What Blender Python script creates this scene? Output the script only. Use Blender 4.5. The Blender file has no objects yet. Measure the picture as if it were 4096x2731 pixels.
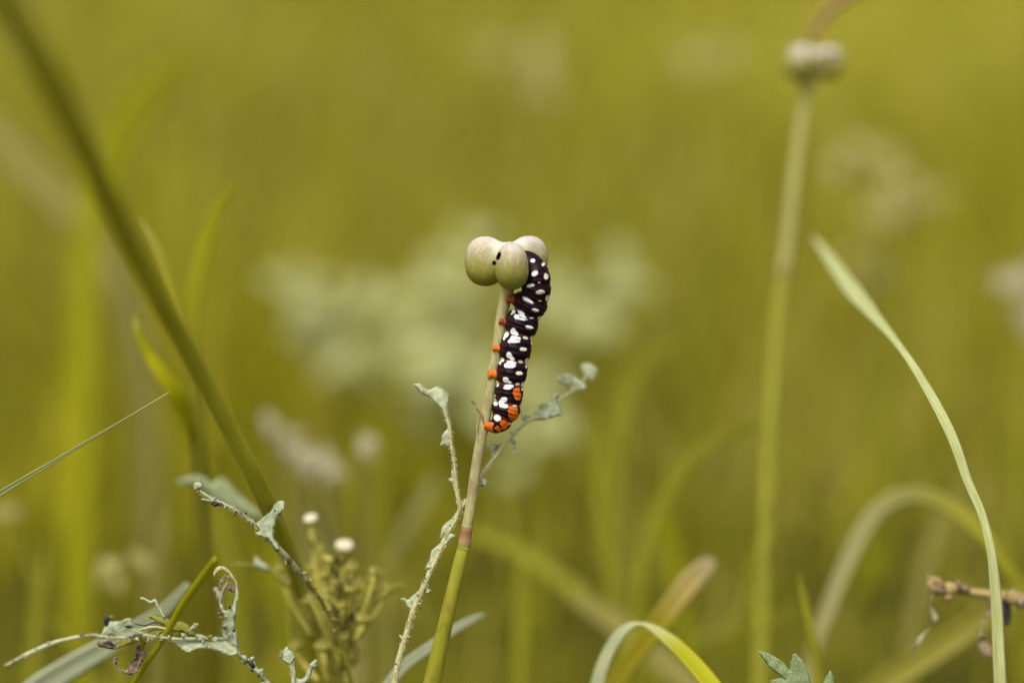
import bpy, bmesh, math, random
import numpy as np
from mathutils import Vector, Matrix, noise as mnoise, geometry as mgeo

rnd = random.Random(7)
npr = np.random.default_rng(7)
S = bpy.context.scene
COL = S.collection

# ------------------------------------------------------------------ camera
D0 = 0.35                      # metres to the plane of focus
FW = 0.202                     # metres across the frame there
U = FW / 4096.0                # metres per photo pixel at the focus plane
PITCH = math.radians(10)
TARGET = np.array([0.0, 0.0, 0.17])
FWD = np.array([0.0, math.cos(PITCH), -math.sin(PITCH)])
RIGHT = np.array([1.0, 0.0, 0.0])
UP = np.array([0.0, math.sin(PITCH), math.cos(PITCH)])
CAMP = TARGET - FWD * D0
cd = bpy.data.cameras.new('camera')
cam = bpy.data.objects.new('camera', cd)
COL.objects.link(cam)
cam.location = CAMP
cam.rotation_euler = (math.pi / 2 - PITCH, 0, 0)
cd.sensor_width = 36.0
cd.lens = 36.0 * D0 / FW
cd.clip_start = 0.01
cd.clip_end = 500.0
cd.dof.use_dof = True
cd.dof.focus_distance = D0 - 0.0012
cd.dof.aperture_fstop = cd.lens / 17.0
S.camera = cam

# ------------------------------------------------------------------ light
W = bpy.data.worlds.new('World')
S.world = W
W.use_nodes = True
wn = W.node_tree
for n in list(wn.nodes):
    wn.nodes.remove(n)
sky = wn.nodes.new('ShaderNodeTexSky')
sky.sky_type = 'NISHITA'
sky.sun_disc = False
SUN_EL, SUN_AZ = math.radians(62), math.radians(205)
sky.sun_elevation = SUN_EL
sky.sun_rotation = SUN_AZ
sky.dust_density = 4.0
hs = wn.nodes.new('ShaderNodeHueSaturation')
hs.inputs['Saturation'].default_value = 0.35
bg = wn.nodes.new('ShaderNodeBackground')
bg.inputs['Strength'].default_value = 0.12
wo = wn.nodes.new('ShaderNodeOutputWorld')
wn.links.new(sky.outputs[0], hs.inputs['Color'])
wn.links.new(hs.outputs[0], bg.inputs['Color'])
wn.links.new(bg.outputs[0], wo.inputs['Surface'])
sl = bpy.data.lights.new('sun', 'SUN')
sl.energy = 1.5
sl.angle = math.radians(25)
sl.color = (1.0, 0.97, 0.91)
so = bpy.data.objects.new('sun', sl)
COL.objects.link(so)
sd = Vector((math.sin(SUN_AZ) * math.cos(SUN_EL), math.cos(SUN_AZ) * math.cos(SUN_EL), math.sin(SUN_EL)))
so.rotation_euler = sd.to_track_quat('Z', 'Y').to_euler()
so.location = (-1, -1, 3)
S.view_settings.view_transform = 'Standard'
S.view_settings.look = 'None'
S.view_settings.gamma = 1.0
S.view_settings.exposure = 0.7
S.render.film_transparent = False
S.cycles.max_bounces = 8
S.cycles.use_denoising = True

# ------------------------------------------------------------------ helpers
def P(px, py, mm=0.0):
    d = D0 - mm / 1000.0
    k = U * d / D0
    return CAMP + FWD * d + RIGHT * ((px - 2048) * k) + UP * (-(py - 1365.5) * k)

def Pa(a):
    a = np.asarray(a, float)
    d = D0 - a[:, 2] / 1000.0
    k = U * d / D0
    return CAMP + FWD * d[:, None] + RIGHT * ((a[:, 0] - 2048) * k)[:, None] - UP * ((a[:, 1] - 1365.5) * k)[:, None]

def proj(v):
    q = v - CAMP
    d = q @ FWD
    k = U * d / D0
    return 2048 + (q @ RIGHT) / k, 1365.5 - (q @ UP) / k

def gz(x, y):
    t = max(0.0, y - 0.55)
    base = 0.26 * t * t / (t + 0.8)
    return min(base, 60.0) if y < 14 else 0.26 * (13.45 ** 2) / 14.25

def lin(c):
    c = np.asarray(c, float) / 255.0
    return tuple(np.where(c <= 0.04045, c / 12.92, ((c + 0.055) / 1.055) ** 2.4))

def z1(x, y): return (1780 + 0.31888 * x, 900 + 0.31888 * y)
def z2(x, y): return (1780 + 0.31888 * x, 1300 + 0.31888 * y)
def z3(x, y): return (1560 + 0.38265 * x, 1450 + 0.38265 * y)
def z4(x, y): return (1500 + 0.4980 * x, 1950 + 0.4980 * y)
def z5(x, y): return (0.5102 * x, 2131 + 0.5102 * y)
def z6(x, y): return (600 + 0.5739 * x, 1831 + 0.5739 * y)
def z7(x, y): return (300 + 0.3614 * x, 2231 + 0.3614 * y)
def zr(x, y): return (2200 + 0.4677 * x, 2031 + 0.4677 * y)
def z8(x, y): return (3000 + 0.5300 * x, 1900 + 0.5300 * y)
def zt(x, y): return (2900 + 0.6379 * x, 0.6379 * y)
def zm(x, y): return (2900 + 0.7014 * x, 900 + 0.7014 * y)
def Z(f, pts): return [f(*p) for p in pts]

MATS = {}
def mat(name, c1, c2=None, rough=0.6, transl=0.0, scale=600.0, streak=False, spec=0.3, bump=0.0,
        tcol=None, attr=None, detail=3.0, lo=0.35, hi=0.65, c3=None, s3=90.0, lo3=0.55, hi3=0.7, stretch=18.0):
    if name in MATS:
        return MATS[name]
    m = bpy.data.materials.new(name)
    m.use_nodes = True
    nt = m.node_tree
    N = nt.nodes
    L = nt.links
    bs = N['Principled BSDF']
    out = N['Material Output']
    bs.inputs['Roughness'].default_value = rough
    bs.inputs['Specular IOR Level'].default_value = spec
    tc = N.new('ShaderNodeTexCoord')
    mp = N.new('ShaderNodeMapping')
    L.new(tc.outputs['UV' if streak else 'Object'], mp.inputs['Vector'])
    mp.inputs['Scale'].default_value = (scale, scale / stretch, scale) if streak else (scale, scale, scale)
    nz = N.new('ShaderNodeTexNoise')
    nz.inputs['Scale'].default_value = 1.0
    nz.inputs['Detail'].default_value = detail
    L.new(mp.outputs[0], nz.inputs['Vector'])
    if attr:
        at = N.new('ShaderNodeAttribute')
        at.attribute_name = attr
        col = at.outputs['Color']
    else:
        rp = N.new('ShaderNodeMapRange')
        rp.inputs['From Min'].default_value = lo
        rp.inputs['From Max'].default_value = hi
        L.new(nz.outputs['Fac'], rp.inputs['Value'])
        mx = N.new('ShaderNodeMix')
        mx.data_type = 'RGBA'
        mx.inputs['A'].default_value = (*c1, 1)
        mx.inputs['B'].default_value = (*(c2 or c1), 1)
        L.new(rp.outputs[0], mx.inputs['Factor'])
        col = mx.outputs['Result']
        if c3:
            n3 = N.new('ShaderNodeTexNoise')
            n3.inputs['Scale'].default_value = s3
            n3.inputs['Detail'].default_value = 4.0
            L.new(tc.outputs['Object'], n3.inputs['Vector'])
            r3 = N.new('ShaderNodeMapRange')
            r3.inputs['From Min'].default_value = lo3
            r3.inputs['From Max'].default_value = hi3
            L.new(n3.outputs['Fac'], r3.inputs['Value'])
            m3 = N.new('ShaderNodeMix')
            m3.data_type = 'RGBA'
            L.new(r3.outputs[0], m3.inputs['Factor'])
            L.new(col, m3.inputs['A'])
            m3.inputs['B'].default_value = (*c3, 1)
            col = m3.outputs['Result']
    L.new(col, bs.inputs['Base Color'])
    if bump > 0:
        bp = N.new('ShaderNodeBump')
        bp.inputs['Strength'].default_value = bump
        bp.inputs['Distance'].default_value = 0.0003
        L.new(nz.outputs['Fac'], bp.inputs['Height'])
        L.new(bp.outputs[0], bs.inputs['Normal'])
    if transl > 0:
        tr = N.new('ShaderNodeBsdfTranslucent')
        if tcol:
            tr.inputs['Color'].default_value = (*tcol, 1)
        else:
            L.new(col, tr.inputs['Color'])
        ms = N.new('ShaderNodeMixShader')
        ms.inputs[0].default_value = transl
        L.new(bs.outputs[0], ms.inputs[1])
        L.new(tr.outputs[0], ms.inputs[2])
        L.new(ms.outputs[0], out.inputs['Surface'])
    MATS[name] = m
    return m

def thing(name, label, cat, base, group=None):
    o = bpy.data.objects.new(name, None)
    COL.objects.link(o)
    o.empty_display_size = 0.01
    o.location = base
    o['label'] = label
    o['category'] = cat
    if group:
        o['group'] = group
    o['origin'] = [float(v) for v in base]
    return o

def root_loc(o):
    while o.parent:
        o = o.parent
    return np.array([float(v) for v in o.location])

def mesh_obj(name, verts, faces, m, parent=None, uv=None, cols=None, smooth=True, kind=None, local=False):
    verts = np.asarray(verts, float)
    if parent is not None and not local:
        verts = verts - root_loc(parent)
    me = bpy.data.meshes.new(name)
    me.from_pydata(verts.tolist(), [], faces if isinstance(faces, list) else faces.tolist())
    if smooth:
        me.polygons.foreach_set('use_smooth', [True] * len(me.polygons))
    if uv is not None:
        ul = me.uv_layers.new(name='UVMap')
        li = np.zeros(len(me.loops), dtype=np.int32)
        me.loops.foreach_get('vertex_index', li)
        ul.data.foreach_set('uv', np.asarray(uv, np.float32)[li].ravel())
    if cols is not None:
        ca = me.color_attributes.new('surface_colour', 'FLOAT_COLOR', 'POINT')
        ca.data.foreach_set('color', np.column_stack([cols, np.ones(len(cols))]).astype(np.float32).ravel())
    me.materials.append(m)
    me.update()
    o = bpy.data.objects.new(name, me)
    COL.objects.link(o)
    if parent is not None:
        o.parent = parent
    if kind:
        o['kind'] = kind
    return o

def spline(pts, n):
    """Catmull-Rom through the rows of pts (any width), n samples evenly spread by chord length."""
    p = np.asarray(pts, float)
    if len(p) < 3:
        t = np.linspace(0, 1, n)[:, None]
        return p[0] * (1 - t) + p[-1] * t
    seg = np.linalg.norm(np.diff(p[:, :2], axis=0), axis=1) + 1e-9 if p.shape[1] > 2 else np.ones(len(p) - 1)
    s = np.concatenate([[0], np.cumsum(seg)])
    t = np.linspace(0, s[-1], n)
    i = np.clip(np.searchsorted(s, t, side='right') - 1, 0, len(p) - 2)
    f = ((t - s[i]) / seg[i])[:, None]
    q = np.vstack([2 * p[0] - p[1], p, 2 * p[-1] - p[-2]])
    a, b, c, d = q[i], q[i + 1], q[i + 2], q[i + 3]
    return 0.5 * ((2 * b) + (c - a) * f + (2 * a - 5 * b + 4 * c - d) * f ** 2 + (3 * b - a - 3 * c + d) * f ** 3)

def to_ground(w, r, step=0.02, straight=0.35):
    """Carry a world polyline w with values r on down to the ground."""
    w = list(w)
    r = list(r)
    T = w[-1] - w[-2]
    T = T / (np.linalg.norm(T) + 1e-12)
    k = 0
    while w[-1][2] > gz(w[-1][0], w[-1][1]) - 0.004 and k < 60:
        T = T * (1 - straight) + np.array([0, 0, -1.0]) * straight
        T = T / np.linalg.norm(T)
        w.append(w[-1] + T * step)
        r.append(r[-1])
        k += 1
    return np.array(w), np.array(r)

def norm(v):
    return v / (np.linalg.norm(v, axis=-1, keepdims=True) + 1e-12)

def path(pts, vals, n, ground):
    """pts (px,py,mm), one value each -> world centres and the value in metres."""
    a = np.array([(p[0], p[1], p[2], v) for p, v in zip(pts, vals)], float)
    s = spline(a, n)
    w = Pa(s[:, :3])
    r = np.maximum(s[:, 3], 0.15) * U * (D0 - s[:, 2] / 1000.0) / D0
    if ground:
        w, r = to_ground(w, r)
    return w, r

def tube_geo(w, r, sides=10, wob=0.0, seed=0, flat=1.0, cap=True):
    n = len(w)
    T = norm(np.gradient(w, axis=0))
    ref = np.array([0.3, -0.9, 0.2])
    V, uv = [], []
    A = np.cross(T[0], ref)
    A = A / np.linalg.norm(A)
    length = np.concatenate([[0], np.cumsum(np.linalg.norm(np.diff(w, axis=0), axis=1))])
    for i in range(n):
        A = A - T[i] * (A @ T[i])
        A = A / (np.linalg.norm(A) + 1e-12)
        B = np.cross(T[i], A)
        for j in range(sides):
            an = 2 * math.pi * j / sides
            rr = r[i]
            if wob:
                q = mnoise.noise(Vector((math.cos(an) * 1.3 + seed * 7.1, math.sin(an) * 1.3, length[i] / max(r.mean(), 1e-6) * 0.25)))
                rr = rr * (1 + wob * q)
            V.append(w[i] + A * (math.cos(an) * rr) + B * (math.sin(an) * rr * flat))
            uv.append((an / (2 * math.pi) * 6.283 * r.mean(), length[i]))
    F = []
    for i in range(n - 1):
        for j in range(sides):
            a, b = i * sides + j, i * sides + (j + 1) % sides
            F.append((a, b, b + sides, a + sides))
    if cap:
        F.append(tuple(range(sides - 1, -1, -1)))
        F.append(tuple((n - 1) * sides + j for j in range(sides)))
    return V, F, uv

def tube(name, pts, radii, m, parent=None, n=40, ground=False, sides=10, wob=0.0, seed=0, flat=1.0, grad=None):
    w, r = path(pts, radii, n, ground)
    V, F, uv = tube_geo(w, r, sides, wob, seed, flat)
    cols = None
    if grad:
        g = np.array([lin(c) for c in grad])
        t = np.linspace(0, 1, len(w))
        ring = np.column_stack([np.interp(t, np.linspace(0, 1, len(g)), g[:, k]) for k in range(3)])
        cols = np.repeat(ring, sides, axis=0)
        cols = cols * np.array([1 + .22 * mnoise.noise(Vector((a * 6000, b * 500, 2.0))) for a, b in uv])[:, None]
    return mesh_obj(name, V, F, m, parent, uv=uv, cols=cols)

def blade_geo(w, hw, tilt, fold=0.25, thick=0.00016, twist=0.0):
    n = len(w)
    T = norm(np.gradient(w, axis=0))
    js = np.array([-1, -0.66, -0.33, 0, 0.33, 0.66, 1.0])
    V, uv, F = [], [], []
    length = np.concatenate([[0], np.cumsum(np.linalg.norm(np.diff(w, axis=0), axis=1))])
    K = 12
    for i in range(n):
        v = CAMP - w[i]
        s = np.cross(T[i], v)
        s = s / (np.linalg.norm(s) + 1e-12)
        nn = np.cross(s, T[i])
        nn = nn / (np.linalg.norm(nn) + 1e-12)
        if nn @ v < 0:
            nn = -nn
        a = tilt + twist * i / n
        s2 = s * math.cos(a) + nn * math.sin(a)
        n2 = np.cross(s2, T[i])
        if n2 @ nn < 0:
            n2 = -n2
        h = hw[i]
        for j in js:
            z = -fold * h * (1 - abs(j)) + thick * (1 - abs(j)) + 0.04 * h * math.cos(j * 9.0)
            V.append(w[i] + s2 * (h * j) + n2 * z)
            uv.append((j * h, length[i]))
        for j in js[5:0:-1]:
            z = -fold * h * (1 - abs(j)) - thick * (1.2 - abs(j)) + 0.04 * h * math.cos(j * 9.0)
            V.append(w[i] + s2 * (h * j) + n2 * z)
            uv.append((j * h, length[i]))
    for i in range(n - 1):
        for j in range(K):
            a, b = i * K + j, i * K + (j + 1) % K
            F.append((a, b, b + K, a + K))
    F.append(tuple(range(K - 1, -1, -1)))
    F.append(tuple((n - 1) * K + j for j in range(K)))
    return V, F, uv

def blade(pts, widths, m, tilt=0.0, fold=0.25, n=44, ground=True, parent=None, name='grass_plant', twist=0.0, thick=0.00016, grad=None):
    w, h = path(pts, [v / 2 for v in widths], n, ground)
    cols = None
    V, F, uv = blade_geo(w, h, math.radians(tilt), fold, thick, math.radians(twist))
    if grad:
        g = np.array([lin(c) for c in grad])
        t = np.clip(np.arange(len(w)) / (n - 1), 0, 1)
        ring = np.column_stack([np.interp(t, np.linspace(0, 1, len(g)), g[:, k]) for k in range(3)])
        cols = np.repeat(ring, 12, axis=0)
    return mesh_obj(name, V, F, m, parent, uv=uv, cols=cols)

def tag(o, label, cat, group=None):
    o['label'] = label
    o['category'] = cat
    if group:
        o['group'] = group
    return o

def rebase(o):
    """Put a one-mesh thing's origin at its lowest vertex."""
    me = o.data
    co = np.zeros(len(me.vertices) * 3)
    me.vertices.foreach_get('co', co)
    co = co.reshape(-1, 3)
    b = co[co[:, 2].argmin()].copy()
    me.vertices.foreach_set('co', (co - b).ravel())
    o.location = b
    me.update()
    return o

def gblade(label, pts, widths, m, group='separate grass blades among the plants', **k):
    return rebase(tag(blade(pts, widths, m, **k), label, 'grass', group))

def outline_leaf(name, poly, mm, m, parent, rib=None, thick=2.2, res=9, slope=(0, 0), curl=0.0, rough=2.0, jag=1.2, seed=0, ribh=2.5, kind=None, extra=None, fuzz=1.0):
    """Leaf blade from an outline in photo pixels; mm is its depth, slope in px of depth per px, curl and rough in px."""
    p = np.array([(x, y) for x, y in poly], float)
    cx, cy = p.mean(0)
    q = np.vstack([p[-1:], p, p[:2]])
    out = []
    for i in range(len(p)):
        a, b, c, d = q[i], q[i + 1], q[i + 2], q[i + 3]
        L = np.linalg.norm(c - b)
        k = max(1, int(L / (res * 0.75)))
        for t in range(k):
            f = t / k
            v = 0.5 * ((2 * b) + (c - a) * f + (2 * a - 5 * b + 4 * c - d) * f ** 2 + (3 * b - a - 3 * c + d) * f ** 3)
            v = 0.55 * v + 0.45 * (b + (c - b) * f)
            out.append(v)
    out = np.array(out)
    nn = len(out)
    for i in range(nn):
        out[i] += np.array([mnoise.noise(Vector((out[i][0] * .09, out[i][1] * .09, seed))), mnoise.noise(Vector((out[i][0] * .09, out[i][1] * .09, seed + 9.7)))]) * jag * 2
    lo, hi = out.min(0), out.max(0)
    inner = []
    for gx in np.arange(lo[0], hi[0], res):
        for gy in np.arange(lo[1], hi[1], res):
            c = np.array([gx + rnd.uniform(-2, 2), gy + rnd.uniform(-2, 2)])
            x0, y0 = out[:, 0], out[:, 1]
            x1, y1 = np.roll(x0, -1), np.roll(y0, -1)
            cond = (y0 > c[1]) != (y1 > c[1])
            with np.errstate(divide='ignore', invalid='ignore'):
                xi = (x1 - x0) * (c[1] - y0) / (y1 - y0) + x0
            if (np.sum(cond & (c[0] < xi)) % 2) and np.min(np.linalg.norm(out - c, axis=1)) > res * 0.5:
                inner.append(c)
    allp = [Vector(v) for v in out] + [Vector(v) for v in inner]
    vs, es, fs, *_ = mgeo.delaunay_2d_cdt(allp, [], [list(range(nn))], 1, 1e-4)
    pts = np.array([(v.x, v.y) for v in vs])
    ed = np.array([np.min(np.linalg.norm(out - c, axis=1)) for c in pts])
    ed[ed < 0.01] = 0
    off = np.zeros(len(pts))
    rp = None
    if rib is not None:
        rp = spline(np.array(rib, float), 60)
        rd = np.array([np.min(np.linalg.norm(rp - c, axis=1)) for c in pts])
        off += curl * (rd / 30.0) ** 1.5
    for i, c in enumerate(pts):
        off[i] += slope[0] * (c[0] - cx) + slope[1] * (c[1] - cy)
        off[i] += rough * 2 * mnoise.noise(Vector((c[0] * .03, c[1] * .03, seed * 3.1))) + rough * mnoise.noise(Vector((c[0] * .09, c[1] * .09, seed * 1.7)))
        if extra:
            off[i] += extra(c[0], c[1])
    e = np.clip(ed / 7.0, 0, 1)
    rr = np.zeros(len(pts))
    if rp is not None:
        rr = ribh * np.exp(-(rd / 4.5) ** 2) * e
    front = off + thick * e + rr
    back = off - thick * e
    pm = 0.001 / (U * 1e6) * 1e3
    umm = U * 1000.0
    fr = Pa(np.column_stack([pts, mm + front * umm]))
    bk = Pa(np.column_stack([pts, mm + back * umm]))
    idx = np.where(ed > 0)[0]
    bi = {int(v): len(pts) + k for k, v in enumerate(idx)}
    V = np.vstack([fr, bk[idx]]) if len(idx) else fr
    F = []
    for f in fs:
        F.append(tuple(f))
        b = tuple(bi.get(v, v) for v in reversed(f))
        if set(b) != set(f):
            F.append(b)
    o = mesh_obj(name, V, F, m, parent, kind=kind)
    if fuzz and parent is not None and m not in (M_charred,):
        om = np.array([mm + umm * (slope[0] * (c[0] - cx) + slope[1] * (c[1] - cy)) for c in out])
        tg = norm(np.roll(out, -1, 0) - np.roll(out, 1, 0))
        for i in range(nn):
            for _ in range(2):
                if rnd.random() < .8 * fuzz:
                    sg = rnd.choice((-1, 1))
                    d2 = np.array([tg[i][1], -tg[i][0]]) * sg + tg[i] * rnd.uniform(-.6, .6)
                    L_ = rnd.uniform(3, 8)
                    a_ = out[i]
                    b_ = out[i] + d2 * L_
                    FUZZ.setdefault(parent.name, (parent, []))[1].append((P(a_[0], a_[1], om[i]), P(b_[0], b_[1], om[i] + rnd.uniform(-.2, .3))))
    return o, Pa(np.column_stack([out, np.full(nn, mm) + umm * np.array([slope[0] * (c[0] - cx) + slope[1] * (c[1] - cy) for c in out])]))

FUZZ = {}
def hairs(name, centres, radius, m, parent, per=3, length=(8, 20), seed=1, droop=0.3):
    """Fine hairs standing off a line of world points."""
    r = random.Random(seed)
    V, F = [], []
    T = norm(np.gradient(np.asarray(centres), axis=0))
    for i, c in enumerate(centres):
        for _ in range(per):
            d = np.array([r.gauss(0, 1) for _ in range(3)])
            d = d - T[i] * (d @ T[i])
            d = d / (np.linalg.norm(d) + 1e-9)
            L = r.uniform(*length) * U
            d2 = norm(d + T[i] * r.uniform(-.7, .7))
            rad = radius if np.isscalar(radius) else radius[i]
            b = c + d * rad * 0.8
            mid = b + d2 * L * .6
            tip = b + norm(d2 + T[i] * r.uniform(-.6, .6) + np.array([0, 0, -droop])) * L
            s = norm(np.cross(d2, FWD + 0.01)) * 0.75 * U
            k = len(V)
            V += [b - s, b + s, mid - s * .8, mid + s * .8, tip, b + FWD * 1.0 * U]
            F += [(k, k + 1, k + 3, k + 2), (k + 2, k + 3, k + 4), (k + 1, k + 5, k + 3), (k + 5, k, k + 2)]
    return mesh_obj(name, V, F, m, parent, smooth=False, kind='stuff')

def frills(root, pts, count, mats, size=(14, 34), lo=0.0, hi=1.0, seed=1, mm_add=.6):
    """Torn curled scraps of leaf left standing along a rib."""
    r = random.Random(seed)
    c = spline(np.array(pts, float), 200)
    for i in range(count):
        k = int((lo + (hi - lo) * (i + r.random()) / count) * 196)
        a = c[k]
        t = c[k + 2][:2] - c[k][:2]
        t = t / (np.linalg.norm(t) + 1e-9)
        sd = r.choice((-1, 1))
        d = np.array([t[1], -t[0]]) * sd + t * r.uniform(-.9, .9)
        L = r.uniform(*size)
        bend = np.array([-d[1], d[0]]) * r.uniform(-.5, .5)
        p = [(*(a[:2] + d * L + bend * L), a[2] + r.uniform(-.6, 1.2)), (*(a[:2] + d * L * .6 + bend * L * .2), a[2] + mm_add), (*a[:2], a[2])]
        w = L * r.uniform(.35, .8)
        o = blade(p, [w * .3, w, w * .9], mats[i % len(mats)], n=9, ground=False, parent=root, name='leaf_scrap', tilt=r.uniform(-60, 60), fold=r.uniform(-.8, .8), thick=.0001)

# ------------------------------------------------------------------ materials
M_soil = mat('soil', lin((64, 62, 18)), lin((92, 88, 22)), 0.95, scale=14, c3=lin((44, 42, 20)), s3=9, spec=0.02)
M_grassfar = mat('meadow_grass', (1, 1, 1), attr='surface_colour', rough=0.55, transl=0.45, spec=0.2)
M_blade = mat('blade_green', lin((150, 146, 34)), lin((168, 164, 44)), 0.45, 0.4, scale=1500, streak=True, spec=0.25)
M_bladeY = mat('blade_yellow', lin((174, 171, 18)), lin((160, 159, 26)), 0.45, 0.45, scale=1500, streak=True, spec=0.25)
M_bladeD = mat('blade_dark', lin((164, 160, 34)), lin((184, 178, 56)), 0.5, 0.25, scale=1500, streak=True, spec=0.2)
M_bladeDull = mat('blade_dull', lin((146, 138, 62)), lin((160, 150, 80)), 0.6, 0.3, scale=1500, streak=True, spec=0.2)
M_bladeP = mat('blade_pale', lin((168, 171, 100)), lin((190, 193, 134)), 0.5, 0.25, scale=3200, streak=True, spec=0.3)
M_bladeS = mat('blade_silver', lin((176, 182, 142)), lin((190, 192, 160)), 0.55, 0.25, scale=1500, streak=True, spec=0.3)
M_bladeO = mat('blade_ochre', lin((142, 134, 36)), lin((158, 148, 60)), 0.55, 0.35, scale=1200, streak=True, spec=0.2)
M_bladeB = mat('blade_bright', lin((198, 192, 26)), lin((184, 180, 36)), 0.45, 0.45, scale=1500, streak=True, spec=0.25)
M_bladeG = mat('blade_two_tone', (1, 1, 1), attr='surface_colour', rough=0.5, transl=0.35, spec=0.25)
M_stemlow = mat('stalk_green', lin((136, 133, 28)), lin((156, 152, 50)), 0.45, 0, scale=5000, streak=True, spec=0.35, bump=0.12, c3=lin((122, 112, 40)), s3=260, stretch=30)
M_stemup = mat('stalk_dry', lin((146, 137, 84)), lin((178, 170, 120)), 0.6, 0, scale=6000, streak=True, spec=0.25, bump=0.25, c3=lin((136, 120, 84)), s3=330, lo3=.5, hi3=.7, stretch=14)
M_stemup2 = mat('stalk_soft_green', lin((152, 146, 76)), lin((172, 166, 100)), 0.6, scale=6000, streak=True, spec=0.2)
M_joint = mat('stalk_joint', lin((140, 92, 58)), lin((176, 142, 104)), 0.6, scale=5000, streak=True, bump=0.2)
M_pig = mat('stalk_pigment', (1, 1, 1), attr='surface_colour', rough=0.6, spec=0.25, scale=5000, bump=0.1)
M_capsule = mat('capsule_skin', (1, 1, 1), attr='surface_colour', rough=0.5, spec=0.3, scale=4200, bump=0.3, detail=5)
M_cater = mat('caterpillar_skin', (1, 1, 1), attr='surface_colour', rough=0.38, spec=0.12, scale=5200, bump=0.16, detail=5)
M_bract = mat('dry_bract', lin((120, 88, 54)), lin((168, 136, 90)), 0.7, 0.1, scale=3000)
M_cream = mat('cream_scar', lin((214, 206, 160)), lin((190, 182, 130)), 0.7, scale=4000)
M_silver = mat('silver_leaf', lin((156, 168, 122)), lin((208, 212, 178)), 0.8, 0.2, scale=900, spec=0.12, bump=0.9, c3=lin((142, 130, 92)), s3=420, lo3=.6, hi3=.74, detail=6, lo=.3, hi=.7)
M_silverstem = mat('silver_stem', lin((166, 158, 104)), lin((196, 192, 148)), 0.8, 0, scale=2200, spec=0.15, bump=0.4, c3=lin((150, 128, 74)), s3=300)
M_rib = mat('leaf_rib', lin((168, 172, 128)), lin((190, 190, 152)), 0.8, 0.1, scale=1200, spec=0.12, bump=0.9, c3=lin((122, 106, 66)), s3=330, lo3=.5, hi3=.64, detail=6)
M_hair = mat('plant_hair', lin((214, 208, 168)), None, 0.7, 0.3, spec=0.2)
M_dryleaf = mat('dry_leaf', lin((116, 90, 66)), lin((176, 156, 124)), 0.8, 0.1, scale=1800, bump=0.4, c3=lin((52, 38, 40)), s3=260, lo3=.52, hi3=.62)
M_charred = mat('blackened_leaf', lin((34, 34, 44)), lin((64, 56, 56)), 0.8, scale=1500, bump=0.3)
M_undergreen = mat('green_leaf', lin((138, 134, 36)), lin((164, 158, 66)), 0.6, 0.3, scale=1500, bump=0.3, c3=lin((110, 104, 40)), s3=200)
M_fresh = mat('fresh_leaf', lin((128, 146, 92)), lin((158, 170, 124)), 0.65, 0.25, scale=2600, bump=0.3, spec=0.2)
M_bud = mat('bud_green', lin((204, 194, 92)), lin((180, 168, 70)), 0.6, 0.1, scale=1500)
M_petal = mat('white_florets', lin((222, 216, 190)), lin((196, 184, 140)), 0.7, 0.1, scale=1400, bump=0.8)
M_twig = mat('brown_twig', lin((150, 120, 64)), lin((176, 156, 104)), 0.8, scale=1200, bump=0.3, c3=lin((110, 84, 66)), s3=220)
M_lilac = mat('lilac_grey_leaf', lin((156, 146, 108)), lin((178, 170, 138)), 0.8, 0.25, scale=700)
M_pale = mat('pale_mint_leaf', lin((168, 180, 130)), lin((186, 194, 150)), .8, .3, scale=500)
M_straw = mat('straw_head', lin((152, 143, 76)), lin((162, 152, 92)), 0.8, 0.25, scale=300)
M_sage = mat('sage_leaf', lin((162, 164, 96)), lin((174, 178, 122)), 0.8, 0.25, scale=700)

# ------------------------------------------------------------------ ground
xs = np.concatenate([-np.geomspace(150, 1.5, 24), np.linspace(-1.2, 1.2, 25), np.geomspace(1.5, 150, 24)])
ys = np.concatenate([-np.geomspace(150, 1.0, 20), np.linspace(-0.8, 14, 75), np.geomspace(15, 220, 20)])
V = [(x, y, gz(x, y) + 0.006 * mnoise.noise(Vector((x * 6, y * 6, 0)))) for y in ys for x in xs]
nx = len(xs)
F = [(j * nx + i, j * nx + i + 1, (j + 1) * nx + i + 1, (j + 1) * nx + i) for j in range(len(ys) - 1) for i in range(nx - 1)]
g = mesh_obj('ground', V, F, M_soil)
g['kind'] = 'structure'
g['label'] = 'olive soil rising to a grassy bank behind the plants'

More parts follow.
